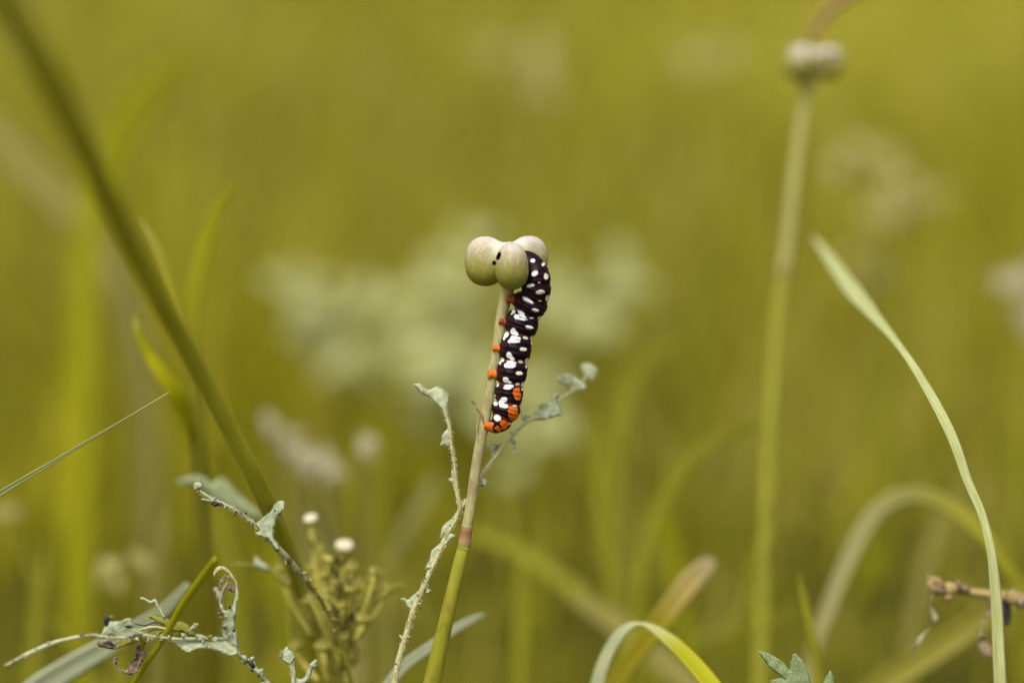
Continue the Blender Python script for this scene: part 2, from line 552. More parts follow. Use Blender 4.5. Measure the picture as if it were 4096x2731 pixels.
# meadow grass: uncountable, one object
def meadow():
    Vs, Fs, Cs = [], [], []
    pal = [lin((150, 144, 40)), lin((166, 158, 44)), lin((138, 134, 34)), lin((160, 150, 76)), lin((176, 166, 100)), lin((148, 150, 36))]
    def put(x, y, h, w, lean, bend):
        z = gz(x, y) - 0.003
        a = rnd.uniform(0, 6.283)
        d = np.array([math.cos(a), math.sin(a), 0])
        b = rnd.uniform(0, 6.283)
        s = np.array([math.cos(b), math.sin(b), 0])
        base = np.array([x, y, z])
        k = len(Vs)
        steps = 4
        for i in range(steps + 1):
            t = i / steps
            p = base + np.array([0, 0, h * t * (1 - 0.25 * bend * t)]) + d * (h * (lean * t + bend * t * t))
            ww = w * (1 - t) ** 0.6 * 0.5 + 0.0002
            Vs.append(p - s * ww)
            Vs.append(p + s * ww)
        for i in range(steps):
            Fs.append((k + 2 * i, k + 2 * i + 1, k + 2 * i + 3, k + 2 * i + 2))
        q = mnoise.noise(Vector((x * 4.0, y * 2.5, 3.3)))
        c = np.array(pal[min(5, int(max(0, min(.999, 0.5 + 0.45 * q + rnd.uniform(-.35, .35))) * 6))])
        q2 = mnoise.noise(Vector((x * 2.2 + 4, y * 1.6, 8.1)))
        c = c * rnd.uniform(1.0, 1.55) * (1.03 + .32 * q2) * np.array([1.0, 1.0, 0.62])
        Cs.extend([c] * (2 * steps + 2))
    # low tufts close by, taller farther back
    for _ in range(900):
        x, y = rnd.uniform(-.45, .45), rnd.uniform(-.25, .30)
        put(x, y, rnd.uniform(.015, .045), rnd.uniform(.0015, .003), rnd.uniform(-.3, .5), rnd.uniform(0, .5))
    for _ in range(10000):
        y = .30 + .85 * rnd.random() ** .62
        x = rnd.uniform(-1, 1) * (.35 + .5 * y)
        hmax = .04 + .17 * min(1, (y - .28) / .45)
        put(x, y, rnd.uniform(.35, 1) * hmax, rnd.uniform(.002, .005), rnd.uniform(-.2, .4), rnd.uniform(0, .5))
    for _ in range(32000):
        y = 1.0 + 5.5 * rnd.random() ** 1.5
        x = rnd.uniform(-1, 1) * (.5 + .55 * y)
        put(x, y, rnd.uniform(.10, .26), rnd.uniform(.004, .009), rnd.uniform(-.1, .9), rnd.uniform(0, .8))
    for _ in range(16000):
        y = 6 + 8.5 * rnd.random()
        x = rnd.uniform(-1, 1) * (1 + .6 * y)
        put(x, y, rnd.uniform(.15, .35), rnd.uniform(.010, .02), rnd.uniform(-.2, .4), rnd.uniform(0, .5))
    o = mesh_obj('meadow_grass', Vs, Fs, M_grassfar, cols=np.array(Cs), kind='stuff')
    o['label'] = 'blurred mass of olive yellow meadow grass behind the plants'
    o['category'] = 'grass'
meadow()

# ------------------------------------------------------------------ seed capsule (shared by both stalks)
def smin(a, b, k):
    h = np.clip(0.5 + 0.5 * (b - a) / k, 0, 1)
    return b * (1 - h) + a * h - k * h * (1 - h)

AZ = [math.radians(d) for d in (-83, 36, 157)]        # front, back right, back left (seen from above, x right, y away)
def capsule_mesh(k, holes=None, centre=None):
    """One lobe (a third of the capsule) about the capsule centre, metres, z up."""
    az0 = AZ[k]
    lo = az0 - math.radians(61)
    hi = az0 + math.radians(61)
    lo = (AZ[k] + AZ[k - 1] - (2 * math.pi if AZ[k - 1] > AZ[k] else 0)) / 2
    hi = (AZ[k] + AZ[(k + 1) % 3] + (2 * math.pi if AZ[(k + 1) % 3] < AZ[k] else 0)) / 2
    na, ne = 90, 120
    a = np.linspace(lo, hi, na)
    e = np.linspace(-math.pi / 2 + .03, math.pi / 2 - .03, ne)
    Agrid, E = np.meshgrid(a, e)
    d = np.stack([np.cos(E) * np.cos(Agrid), np.cos(E) * np.sin(Agrid), np.sin(E)], -1).reshape(-1, 3)
    def sdf(p):
        f = None
        for q, (Rc, ra, rb, rc, zc) in zip(AZ, ((102, 78, 65, 94, 0), (98, 82, 68, 90, 10), (102, 84, 72, 100, 0))):
            dr = np.array([math.cos(q), math.sin(q), 0])
            dt = np.array([-math.sin(q), math.cos(q), 0])
            x = (p @ dr - Rc) / ra
            y = (p @ dt) / rb
            # fuller below, drawn in towards the crown
            z = (p[..., 2] - zc) / rc
            y = y / (1 - 0.10 * np.clip(z, -1, 1))
            s = ((np.abs(x) ** 2.25 + np.abs(y) ** 2.25 + np.abs(z) ** 2.25) ** (1 / 2.25) - 1) * 70
            f = s if f is None else smin(f, s, 30)
        c = (np.sqrt((p[..., 0] / 66) ** 2 + (p[..., 1] / 66) ** 2 + ((p[..., 2] - 2) / 76) ** 2) - 1) * 66
        return smin(f, c, 34)
    ts = np.linspace(10, 230, 150)
    last = np.full(len(d), 10.0)
    prev = sdf(d * 10.0)
    for i in range(1, len(ts)):
        cur = sdf(d * ts[i])
        cross = (prev < 0) & (cur >= 0)
        f = prev / (prev - cur + 1e-12)
        last = np.where(cross, ts[i - 1] + f * (ts[i] - ts[i - 1]), last)
        prev = cur
    pos = d * last[:, None]
    # pigment: greenish yellow skin paling to lilac towards the crown, part bloom, part painted-in sky sheen, fine streaks
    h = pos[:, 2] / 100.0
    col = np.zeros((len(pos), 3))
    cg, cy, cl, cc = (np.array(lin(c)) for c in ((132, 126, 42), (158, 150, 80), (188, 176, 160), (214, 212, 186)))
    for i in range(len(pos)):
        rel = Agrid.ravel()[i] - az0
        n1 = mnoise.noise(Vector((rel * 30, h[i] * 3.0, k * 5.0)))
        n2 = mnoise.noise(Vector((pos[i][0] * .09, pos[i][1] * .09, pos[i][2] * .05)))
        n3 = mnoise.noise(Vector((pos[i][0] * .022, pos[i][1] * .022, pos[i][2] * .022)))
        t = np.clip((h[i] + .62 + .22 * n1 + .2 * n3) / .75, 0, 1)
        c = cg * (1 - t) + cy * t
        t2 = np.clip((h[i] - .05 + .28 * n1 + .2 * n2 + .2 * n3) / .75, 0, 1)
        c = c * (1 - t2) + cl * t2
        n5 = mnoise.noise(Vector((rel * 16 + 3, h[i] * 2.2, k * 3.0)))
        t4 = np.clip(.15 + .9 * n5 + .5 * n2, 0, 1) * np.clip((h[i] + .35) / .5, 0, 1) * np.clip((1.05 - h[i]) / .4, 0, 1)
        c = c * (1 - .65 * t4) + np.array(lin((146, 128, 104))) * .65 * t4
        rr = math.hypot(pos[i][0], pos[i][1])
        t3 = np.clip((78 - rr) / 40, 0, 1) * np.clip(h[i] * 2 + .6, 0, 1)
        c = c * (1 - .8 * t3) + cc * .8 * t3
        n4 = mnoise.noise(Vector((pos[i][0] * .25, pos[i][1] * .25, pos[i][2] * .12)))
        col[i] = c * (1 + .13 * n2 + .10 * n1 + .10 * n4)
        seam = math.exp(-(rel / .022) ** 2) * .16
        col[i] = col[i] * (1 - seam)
    pos = pos * U
    F = []
    for j in range(ne - 1):
        for i in range(na - 1):
            q = (j * na + i, j * na + i + 1, (j + 1) * na + i + 1, (j + 1) * na + i)
            if holes is not None:
                m = pos[list(q)].mean(0) + centre
                u, v = proj(m[None])
                if m[1] < centre[1] and any(((u[0] - hx) * math.cos(an) + (v[0] - hy) * math.sin(an)) ** 2 / rx ** 2 + (-(u[0] - hx) * math.sin(an) + (v[0] - hy) * math.cos(an)) ** 2 / ry ** 2 < 1 for hx, hy, rx, ry, an in holes):
                    continue
            F.append(q)
    return pos, F, col

def capsule(root, centre, meshes, rz=0.0, tilt=0.0, lobes_only=None, scale=1.0):
    loc = centre - root_loc(root)
    cap = bpy.data.objects.new('seed_capsule', meshes['core'])
    COL.objects.link(cap)
    cap.parent = root
    cap.location = loc
    cap.rotation_euler = (tilt, 0, rz)
    cap.scale = (scale,) * 3
    for me in meshes['lobes']:
        o = bpy.data.objects.new('lobe', me)
        COL.objects.link(o)
        o.parent = cap
    o = bpy.data.objects.new('crown_scar', meshes['scar'])
    COL.objects.link(o)
    o.parent = cap
    return cap

CAPC = P(2035, 1050, 0)
HOLES = [(1995, 1024, 8.5, 18, math.radians(20)), (1976.5, 1052, 8, 9.5, 0.0)]
lobes = []
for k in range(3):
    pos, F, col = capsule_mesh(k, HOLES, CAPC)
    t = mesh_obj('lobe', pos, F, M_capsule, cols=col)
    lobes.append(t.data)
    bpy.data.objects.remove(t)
# core: dark seed mass seen through the bite holes
pts = [(0, 0, -60), (0, 0, -20), (0, 0, 30), (0, 0, 62)]
V, F, uv = tube_geo(np.array(pts) * U, np.array([20, 34, 34, 14]) * U, 16)
M_core = mat('eaten_inside', lin((150, 62, 30)), lin((50, 22, 22)), 0.7, scale=2500)
t = mesh_obj('core', V, F, M_core)
core_me = t.data
bpy.data.objects.remove(t)
V, F, uv = tube_geo(np.array([(0, 0, 66), (2, 0, 74), (0, 1, 79), (1, 0, 83)]) * U, np.array([17, 15, 10, 5]) * U, 12, wob=.35, seed=4)
t = mesh_obj('crown_scar', V, F, M_cream)
scar_me = t.data
bpy.data.objects.remove(t)
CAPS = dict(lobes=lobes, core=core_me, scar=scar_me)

# ------------------------------------------------------------------ main seed stalk
w, r = path([(1728, 2731, -4), (1690, 2900, -5)], [36, 38], 8, True)
stalk = thing('seed_stalk', 'upright flower stalk with three lobed pale green seed capsule the caterpillar clings to', 'seed stalk', w[-1])
tube('green_stem', [(1855, 2188, 0), (1838, 2255, 0), (1792, 2448, -1), (1728, 2731, -4), (1690, 2900, -5)], [26, 27, 29, 36, 38], M_stemlow, stalk, n=60, ground=True, sides=20)
tube('stem_joint', [(1869, 2098, 0), (1862, 2140, 0), (1853, 2196, 0)], [22.5, 24, 26.6], M_pig, stalk, n=30, sides=20, wob=.06, grad=[(166, 156, 108), (150, 118, 80), (138, 90, 58), (150, 112, 78), (152, 130, 84), (132, 118, 56), (142, 136, 40)])
tube('dry_stem', [(2030, 1128, 0), (2027, 1165, 0), (2017, 1215, 0), (2004, 1280, 0), (1992, 1370, 0), (1975, 1460, 0), (1956, 1587, 0), (1938, 1683, 0), (1926, 1746, 0), (1904, 1871, 0), (1878, 2050, 0), (1868, 2104, 0)],
     [34, 28, 24, 22.5, 21.5, 21, 21, 21.5, 21.5, 21, 21, 22], M_stemup, stalk, n=90, sides=24, wob=.03)
neck = tube('capsule_neck', [(2034, 1090, 0), (2032, 1120, 0), (2028, 1155, 0), (2022, 1190, 0)], [56, 40, 30, 22.5], mat('neck_green', lin((160, 152, 72)), lin((178, 170, 100)), .55, scale=3000, bump=.15), stalk, n=16, sides=20)
bract = tube('bract', Z(z3, [(985, 640), (965, 570), (940, 520), (905, 480), (880, 430), (850, 392)]) and [(*z3(*p), mm) for p, mm in (((985, 640), 1.1), ((965, 570), 1.2), ((940, 520), 1.3), ((905, 480), 1.5), ((880, 430), 1.3), ((850, 392), 1.6))],
             [3, 5, 5.5, 4.5, 6, 4], M_bract, stalk, n=30, sides=8, wob=.35, flat=.45)
tube('sheath_edge', [(*z3(*p), mm) for p, mm in (((935, 560), .8), ((918, 620), 1.0), ((908, 700), 1.05), ((915, 780), 1.05), ((925, 850), 1.0))], [1.5, 3, 4, 3, 1.2], M_stemup, stalk, n=24, sides=8, wob=.3, flat=.5)
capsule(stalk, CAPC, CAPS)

# ------------------------------------------------------------------ caterpillar
def caterpillar():
    st = [  # zoom point, half width (zoom px), depth towards the camera (px)
        (z2, 488, 1256, 30, 22), (z2, 560, 1268, 66, 12), (z2, 625, 1262, 92, 4), (z2, 690, 1220, 124, 2), (z2, 735, 1150, 158, 0), (z2, 765, 1055, 178, 0),
        (z2, 793, 950, 168, 0), (z2, 803, 860, 172, 0), (z2, 812, 790, 170, 0), (z2, 820, 735, 168, 0), (z2, 828, 640, 188, 0),
        (z2, 843, 545, 186, 0), (z2, 852, 455, 178, 0), (z2, 872, 345, 198, 0), (z2, 886, 260, 196, 0), (z2, 915, 130, 184, 0), (z2, 950, 20, 204, 0),
        (z1, 975, 1204, 204, 2), (z1, 1025, 1110, 186, 6), (z1, 1068, 990, 212, 14), (z1, 1098, 920, 204, 22), (z1, 1136, 840, 180, 34), (z1, 1150, 760, 178, 44),
        (z1, 1150, 670, 166, 50), (z1, 1128, 580, 158, 48), (z1, 1082, 495, 140, 40), (z1, 1020, 430, 112, 26), (z1, 950, 395, 74, 8), (z1, 905, 380, 34, 0)]
    a = np.array([(*f(x, y), d, h * .31888) for f, x, y, h, d in st])
    NR, NA = 430, 200
    s = spline(a, NR)
    umm = U * 1000
    c = Pa(np.column_stack([s[:, 0], s[:, 1], s[:, 2] * umm]))
    T = norm(np.gradient(c, axis=0))
    # arc parameter of segment boundaries, given by their zoom positions on the axis
    bnd_pts = [z2(735, 1165), z2(785, 985), z2(818, 742), z2(852, 452), z2(925, 120), z1(1028, 1115), z1(1125, 905), z1(1152, 735), z1(1110, 560)]
    arc = np.concatenate([[0], np.cumsum(np.linalg.norm(np.diff(s[:, :2], axis=0), axis=1))])
    bnd = [arc[np.argmin(np.hypot(s[:, 0] - x, s[:, 1] - y))] for x, y in bnd_pts]
    phi = np.linspace(0, 2 * math.pi, NA, endpoint=False)
    # denser rows where the prolegs are
    phi = phi + 0.28 * np.sin(2 * phi) * 0 - 0.35 * np.sin(phi) * -1 * 0
    legs = [(z1(790, 925), 2, 93), (z1(690, 1225), 2, 97), (z2(635, 300), 2, 104), (z2(588, 622), 2, 98)]
    legs = []
    for (fx, fy), R in ((z1(772, 905), 0), (z1(672, 1190), 0), (z2(586, 285), 0), (z2(532, 607), 0)):
        i = np.argmin(np.abs(s[:, 1] - fy - 8) + np.where(s[:, 0] > 1900, 0, 999))
        # the ring whose plane passes through the foot
        tx = norm(np.gradient(s[:, :2], axis=0))
        dd = np.abs((fx - s[:, 0]) * tx[:, 0] + (fy - s[:, 1]) * tx[:, 1])
        dd = np.where(np.hypot(fx - s[:, 0], fy - s[:, 1]) < 170, dd, 999)
        i = int(np.argmin(dd))
        legs.append((arc[i], math.hypot(fx - s[i, 0], fy - s[i, 1])))
    tx2 = norm(np.gradient(s[:, :2], axis=0))
    V = np.zeros((NR, NA, 3))
    legmask = np.zeros((NR, NA))
    crease = np.zeros((NR, NA))
    for i in range(NR):
        Tn = T[i]
        Lat = -FWD - Tn * (-FWD @ Tn)
        Lat = Lat / np.linalg.norm(Lat)
        Dor = np.cross(Lat, Tn)
        Dor = -Dor if Dor @ RIGHT < 0 and i > 60 else Dor
        cosp, sinp = np.cos(phi), np.sin(phi)
        r0 = s[i, 3]
        ven = np.clip(-cosp, 0, 1)
        dist = min(abs(arc[i] - b) for b in bnd)
        kb = int(np.argmin([abs(arc[i] - b) for b in bnd]))
        # constriction between segments, deeper at the belly
        g1 = math.exp(-(dist / 11.0) ** 2)
        amp = 0.075 + 0.13 * ven ** 1.5
        if kb == 8:
            amp = amp * .5
        r = r0 * (1.035 - amp * g1)
        crease[i] = np.clip(math.exp(-(dist / 5.0) ** 2), 0, 1)
        # finer folds inside a segment
        nxt = [b for b in bnd if b > arc[i]]
        prv = [b for b in bnd if b <= arc[i]]
        if nxt and prv:
            f = (arc[i] - prv[-1]) / (min(nxt) - prv[-1]) if False else (arc[i] - max(prv)) / (min(nxt) - max(prv))
            r = r * (1 + 0.022 * np.cos(f * 2 * math.pi * 4) * (1 - g1) * (0.5 + .5 * sinp ** 2))
        # lateral fold above the legs
        r = r * (1 - 0.035 * np.exp(-((np.abs(np.angle(np.exp(1j * (phi - math.pi)))) - 0.95) / 0.16) ** 2))
        for j in range(0, NA):
            pass
        # prolegs grow out of the belly as part of the skin
        for la, R in legs:
            da = arc[i] - la
            if abs(da) > 30:
                continue
            for sg in (1, -1):
                pc = math.pi - sg * 0.27
                dphi = np.angle(np.exp(1j * (phi - pc)))
                # taper: base wide, foot narrow, gently flared
                tang = dphi * R * .86
                tt = np.sqrt(tang ** 2 + (da * 1.0 + 0) ** 2)
                hgt = np.interp(tt, [0, 9, 11.5, 14, 17.5, 22], [1, .99, .9, .45, .12, 0])
                r = np.maximum(r, r + (R - r) * hgt)
                legmask[i] = np.maximum(legmask[i], np.clip((hgt - .06) / .12, 0, 1))
        lat_scale = 0.94
        V[i] = c[i] + (Dor[None] * (cosp * r)[:, None] + Lat[None] * (sinp * r * lat_scale)[:, None]) * U
    # feet: pinched ankle, spread sole
    for la, R in legs:
        il = int(np.argmin(np.abs(arc - la)))
        Tn = T[il]
        Lat = -FWD - Tn * (-FWD @ Tn)
        Lat = Lat / np.linalg.norm(Lat)
        Dor = np.cross(Lat, Tn)
        Dor = -Dor if Dor @ RIGHT < 0 else Dor
        for sg in (1, -1):
            pc = math.pi - sg * 0.27
            d = Dor * math.cos(pc) + Lat * (math.sin(pc) * .94)
            d = d / np.linalg.norm(d)
            sl_ = slice(max(0, il - 40), il + 40)
            q = V[sl_] - c[il]
            h = q @ d / (R * U)
            perp = q - (q @ d)[..., None] * d
            near = (np.linalg.norm(perp, axis=-1) < 21 * U) & (h > .6)
            f = np.interp(h, [.62, .76, .86, .93, 1.02], [0, -.18, -.12, .3, .38]) * near
            V[sl_] += perp * f[..., None]
    # fine skin relief
    flat = V.reshape(-1, 3)
    # pigment, read on the near flank and mirrored to the far one
    mir = np.array([(NA - j) % NA for j in range(NA)])
    src = np.where(np.sin(phi)[None, :, None] >= -0.02, V, V[:, mir])
    u, v = proj(src.reshape(-1, 3))
    nz = np.array([mnoise.noise(Vector((a_ * .11, b_ * .11, 0))) for a_, b_ in zip(u, v)])
    nz2 = np.array([mnoise.noise(Vector((a_ * .04, b_ * .04, 5))) for a_, b_ in zip(u, v)])
    base = np.array(lin((24, 8, 13)))
    col = np.tile(base, (len(u), 1))
    def mixc(mask, cc):
        col[:] = col * (1 - mask[:, None]) + np.array(cc)[None] * mask[:, None]
    ph = np.tile(phi, NR)
    ventral = np.clip((-np.cos(ph) - .45) / .4, 0, 1)
    mixc(ventral * .6, lin((58, 26, 20)))
    cr = crease.ravel()
    arcv = np.repeat(arc, NA)
    mixc(np.clip(cr * 1.2 - .15, 0, 1) * .75 * np.clip((bnd[5] + 10 - arcv) / 30, 0.1, 1), lin((128, 58, 40)))
    def inpoly(poly, f, soft=3.0):
        q = np.array([f(*p) for p in poly])
        uu, vv = u + nz * 3, v + nz * 3
        x0, y0 = q[:, 0], q[:, 1]
        x1, y1 = np.roll(x0, -1), np.roll(y0, -1)
        ins = np.zeros(len(u), int)
        for i in range(len(q)):
            cond = (y0[i] > vv) != (y1[i] > vv)
            xi = (x1[i] - x0[i]) * (vv - y0[i]) / (y1[i] - y0[i] + 1e-9) + x0[i]
            ins += (cond & (uu < xi))
        return (ins % 2).astype(float)
    ORANGE = lin((204, 100, 22))
    ORANGE2 = lin((202, 100, 28))
    for poly in ([(868, 795), (930, 775), (940, 830), (965, 890), (940, 940), (895, 945), (870, 900), (848, 850)],
                 [(800, 1010), (905, 1030), (915, 1080), (930, 1150), (900, 1195), (830, 1195), (795, 1150), (803, 1100), (785, 1075)],
                 [(700, 1180), (760, 1200), (835, 1248), (785, 1260), (770, 1300), (720, 1310), (705, 1270), (688, 1235)],
                 [(630, 1272), (660, 1255), (715, 1310), (690, 1345), (620, 1300)]):
        mixc(inpoly(poly, z2), ORANGE)
    mixc(inpoly([(440, 1190), (560, 1205), (612, 1228), (592, 1290), (640, 1400), (520, 1420), (420, 1300)], z2) * .93, ORANGE2)
    mixc((np.hypot(u - z2(827, 1113)[0], v - z2(827, 1113)[1]) < 3.3).astype(float), base)
    SPZ1 = [(1102, 447, 27, 23, 0), (1235, 492, 18, 24, 30), (1125, 607, 42, 30, -32), (1268, 645, 27, 38, 0), (1068, 760, 52, 20, -10), (1180, 722, 13, 8, 0),
            (1195, 842, 53, 23, -8), (1285, 918, 24, 36, 15), (1020, 932, 50, 22, 30), (1060, 952, 50, 18, 32), (1185, 953, 20, 6, 0), (1135, 1068, 47, 20, 10),
            (862, 1080, 22, 28, 20), (838, 1113, 14, 10, 0), (955, 1098, 54, 20, 35), (965, 1140, 58, 14, 20), (900, 1150, 34, 32, 0), (958, 1178, 62, 16, 8), (1088, 1165, 26, 9, 0), (1190, 1168, 30, 20, -20), (1178, 1212, 8, 12, 0), (1055, 1282, 47, 23, 8)]
    SPZ2 = [(855, 80, 34, 42, 0), (890, 105, 34, 24, 35), (770, 122, 25, 40, 28), (745, 165, 13, 26, 20), (895, 160, 56, 20, 12), (820, 200, 34, 24, -30), (875, 207, 68, 18, 0), (850, 165, 30, 30, 0),
            (1012, 160, 30, 17, 15), (1097, 165, 26, 32, 20), (1088, 228, 11, 25, 0), (982, 305, 43, 22, 0), (805, 380, 34, 40, -20), (838, 418, 36, 24, 35),
            (715, 438, 27, 26, 0), (690, 473, 14, 18, 0), (835, 468, 58, 20, 8), (775, 505, 36, 30, -30), (830, 515, 55, 26, -10), (950, 460, 27, 15, 10), (1028, 452, 25, 36, 20), (1018, 525, 10, 18, 0),
            (932, 605, 40, 24, 0), (762, 688, 40, 34, 30), (805, 715, 32, 15, 20), (665, 745, 14, 28, 20), (805, 765, 58, 20, 0), (785, 787, 52, 18, -5), (908, 742, 26, 14, 0),
            (973, 742, 18, 28, 20), (968, 803, 8, 20, 0), (628, 885, 7, 12, 0), (735, 938, 46, 32, -10), (705, 985, 28, 50, 0), (742, 1012, 48, 30, 15), (635, 985, 27, 28, -40),
            (878, 1013, 27, 11, 0), (948, 1015, 10, 14, 0), (655, 1163, 48, 42, 35), (815, 1232, 14, 8, 0)]
    halo = np.zeros(len(u))
    white = np.zeros(len(u))
    sharp = 5.0
    creamw = np.zeros(len(u))
    for f, lst in ((z1, SPZ1), (z2, SPZ2)):
        for x, y, rx, ry, an in lst:
            cx, cy = f(x, y)
            rx, ry, an = rx * .31888, ry * .31888, math.radians(an)
            du, dv = u - cx, v - cy
            p_ = (du * math.cos(an) + dv * math.sin(an)) / rx
            q_ = (-du * math.sin(an) + dv * math.cos(an)) / ry
            rr = np.sqrt(p_ * p_ + q_ * q_)
            dpx = (rr - 1) * min(rx, ry) + nz * 1.6
            white = np.maximum(white, np.clip(0.5 - dpx / 2.2, 0, 1))
            halo = np.maximum(halo, np.clip(1 - dpx / 11.0, 0, 1))
            if x > 1160 or (f is z2 and x > 890):
                creamw = np.maximum(creamw, np.clip(0.5 - dpx / 2.2, 0, 1))
    isor = (col[:, 0] > .2)
    mixc(halo * .28 * (~isor), lin((48, 9, 50)))  # purple lens fringe around the spots, painted into the skin colour
    mixc(white, lin((232, 234, 226)))
    mixc(creamw * .7, lin((224, 214, 182)))
    lm = legmask.ravel()
    legc = np.where((arcv > bnd[4])[:, None], np.array(lin((156, 70, 44)))[None], np.array(lin((212, 112, 38)))[None])
    col[:] = col * (1 - lm[:, None]) + legc * lm[:, None]
    # a small orange head behind the capsule
    hd = np.clip((arcv - (arc[-1] - 34)) / 8, 0, 1)
    mixc(hd, lin((190, 84, 24)))
    # spots stand a little proud
    nrm = (flat - np.repeat(c, NA, axis=0))
    nrm = norm(nrm)
    flat2 = flat + nrm * ((white * 1.0 + nz2 * .9)[:, None] * U)
    F = [(i * NA + j, i * NA + (j + 1) % NA, (i + 1) * NA + (j + 1) % NA, (i + 1) * NA + j) for i in range(NR - 1) for j in range(NA)]
    F.append(tuple(range(NA - 1, -1, -1)))
    F.append(tuple((NR - 1) * NA + j for j in range(NA)))
    root = thing('caterpillar', 'black caterpillar with white spots and orange tail climbing into the seed capsule', 'caterpillar', P(*z2(515, 1262), 1.0))
    b = mesh_obj('body', flat2, F, M_cater, root, cols=col)
    # anal claspers holding the stalk
    # short bristles on the tail
    V2, F2 = [], []
    rr = random.Random(3)
    for _ in range(26):
        x, y = z2(rr.uniform(540, 700), 1338 + rr.uniform(0, 14))
        p0 = P(x, y - 3, rr.uniform(-.8, 1.6))
        d = norm(np.array([rr.uniform(-.8, .2), rr.uniform(-.5, .5), -1.0]))
        tip = p0 + d * rr.uniform(8, 16) * U
        sd_ = RIGHT * .55 * U
        k = len(V2)
        V2 += [p0 - sd_, p0 + sd_, p0 + FWD * U * .8, tip]
        F2 += [(k, k + 1, k + 3), (k + 1, k + 2, k + 3), (k + 2, k, k + 3)]
    mesh_obj('bristles', V2, F2, M_charred, root, smooth=False, kind='stuff')
caterpillar()

# second caterpillar glimpsed through the bite hole would be inside the capsule; only its orange skin shows
# ------------------------------------------------------------------ silvery eaten sprig beside the stalk
def sprig():
    base_pts = [(*z4(155, 1568), 1.0), (1545, 2900, 1.0)]
    w, r = path(base_pts, [13, 14], 6, True)
    root = thing('wormwood_sprig', 'pale hairy caterpillar eaten sprig forking either side of the seed stalk', 'plant', w[-1])
    main = [(*z4(x, y), mm) for x, y, mm in ((735, 95, -2.4), (690, 165, -1.5), (640, 260, -.6), (560, 420, 0), (490, 570, .4), (430, 700, .6), (375, 830, .8), (310, 980, 1), (250, 1180, 1), (200, 1350, 1), (155, 1568, 1))] + [(1545, 2900, 1)]
    tube('stem', main, [7, 9, 9.5, 10, 10, 10, 10.5, 11, 11.5, 12, 13, 14], M_silverstem, root, n=80, ground=True, sides=12, wob=.25)
    w, r = path(main, [10] * len(main), 150, False)
    hairs('hairs', w, 10 * U, M_hair, root, per=5, length=(6, 17), seed=3)
    frills(root, main, 16, (M_silver, M_undergreen, M_silverstem), (8, 20), .05, .8, 12)
    # left arm
    la = [(*z3(x, y), mm) for x, y, mm in ((560, 430, -3), (572, 505, -2.6), (602, 600, -2.2), (625, 700, -2), (632, 800, -1.8), (655, 960, -1.4), (675, 1100, -1.2), (700, 1330, -1), (730, 1470, -1), (745, 1560, -1.2))]
    tube('branch', la, [3.5, 4.5, 5, 5, 4.6, 4.6, 5, 5.8, 6.5, 7], M_silverstem, root, n=60, sides=10, wob=.3, seed=2)
    w, r = path(la, [5] * len(la), 110, False)
    hairs('hairs', w, 5 * U, M_hair, root, per=4, length=(6, 18), seed=4)
    lf, o_ = outline_leaf('leaf', Z(z3, [(245, 228), (300, 213), (350, 255), (400, 292), (440, 272), (500, 245), (565, 282), (622, 350), (604, 430), (594, 520), (568, 532), (520, 470), (450, 400), (395, 352), (350, 338), (290, 285)]),
                 -4.5, M_silver, root, rib=Z(z3, [(250, 240), (360, 300), (450, 370), (540, 460), (575, 530)]), curl=-5, rough=3.5, seed=1)
    outline_leaf('leaf', Z(z3, [(612, 690), (560, 735), (535, 780), (546, 820), (520, 858), (572, 862), (628, 890), (640, 800)]), -2.2, M_silver, root,
                 rib=Z(z3, [(630, 690), (628, 800), (632, 890)]), curl=4, rough=3, seed=2)
    outline_leaf('leaf', Z(z3, [(655, 1110), (635, 1150), (642, 1200), (608, 1215), (640, 1250), (668, 1290), (690, 1240), (680, 1150)]), -1.4, M_silver, root, rough=3, seed=3)
    outline_leaf('leaf', Z(z3, [(660, 1270), (690, 1400), (690, 1480), (730, 1520), (720, 1420), (700, 1300)]), -1.0, M_silverstem, root, rough=3, seed=4)
    # right arm, passing behind the stalk
    ra = [(*z3(x, y), mm) for x, y, mm in ((2060, 130, -22), (1990, 230, -20), (1900, 300, -17), (1760, 400, -14), (1680, 480, -12), (1570, 560, -9.5), (1480, 592, -8), (1420, 622, -7), (1350, 690, -6), (1280, 762, -5), (1200, 852, -4), (1110, 975, -3.4), (1020, 1085, -3), (960, 1175, -2.8), (925, 1260, -2.6), (860, 1400, -2.6), (800, 1530, -2.6))] + [(*z4(700, 140), -1.8)]
    tube('branch', ra, [3, 4, 4.5, 5, 5.5, 6, 6.5, 6.5, 6.5, 6.5, 6.5, 7, 7.5, 8, 8, 8, 8, 8], M_silverstem, root, n=90, sides=10, wob=.25, seed=5)
    w, r = path(ra, [6.5] * len(ra), 130, False)
    hairs('hairs', w, 6.5 * U, M_hair, root, per=3, length=(6, 18), seed=6)
    def LZ(pts, mm, seed, m=M_silver, **k):
        return outline_leaf('leaf', Z(z3, pts), mm, m, root, seed=seed, **k)
    LZ([(1368, 468), (1392, 556), (1440, 543), (1482, 578), (1530, 500), (1582, 432), (1660, 410), (1700, 330), (1770, 320), (1742, 400), (1782, 480), (1802, 530), (1882, 575), (1760, 555), (1600, 602), (1480, 604), (1410, 640), (1372, 560)], -9.5, 7,
       rib=Z(z3, [(1400, 630), (1480, 592), (1570, 560), (1680, 480), (1740, 410)]), curl=3, rough=3, slope=(-.35, .1))
    LZ([(1770, 140), (1870, 120), (1960, 160), (2052, 230), (2040, 280), (1960, 310), (1890, 285), (1830, 240), (1740, 200)], -19, 8, rough=4)
    LZ([(1990, 30), (2065, 0), (2150, 50), (2172, 110), (2110, 185), (2040, 145)], -25, 9, rough=4)
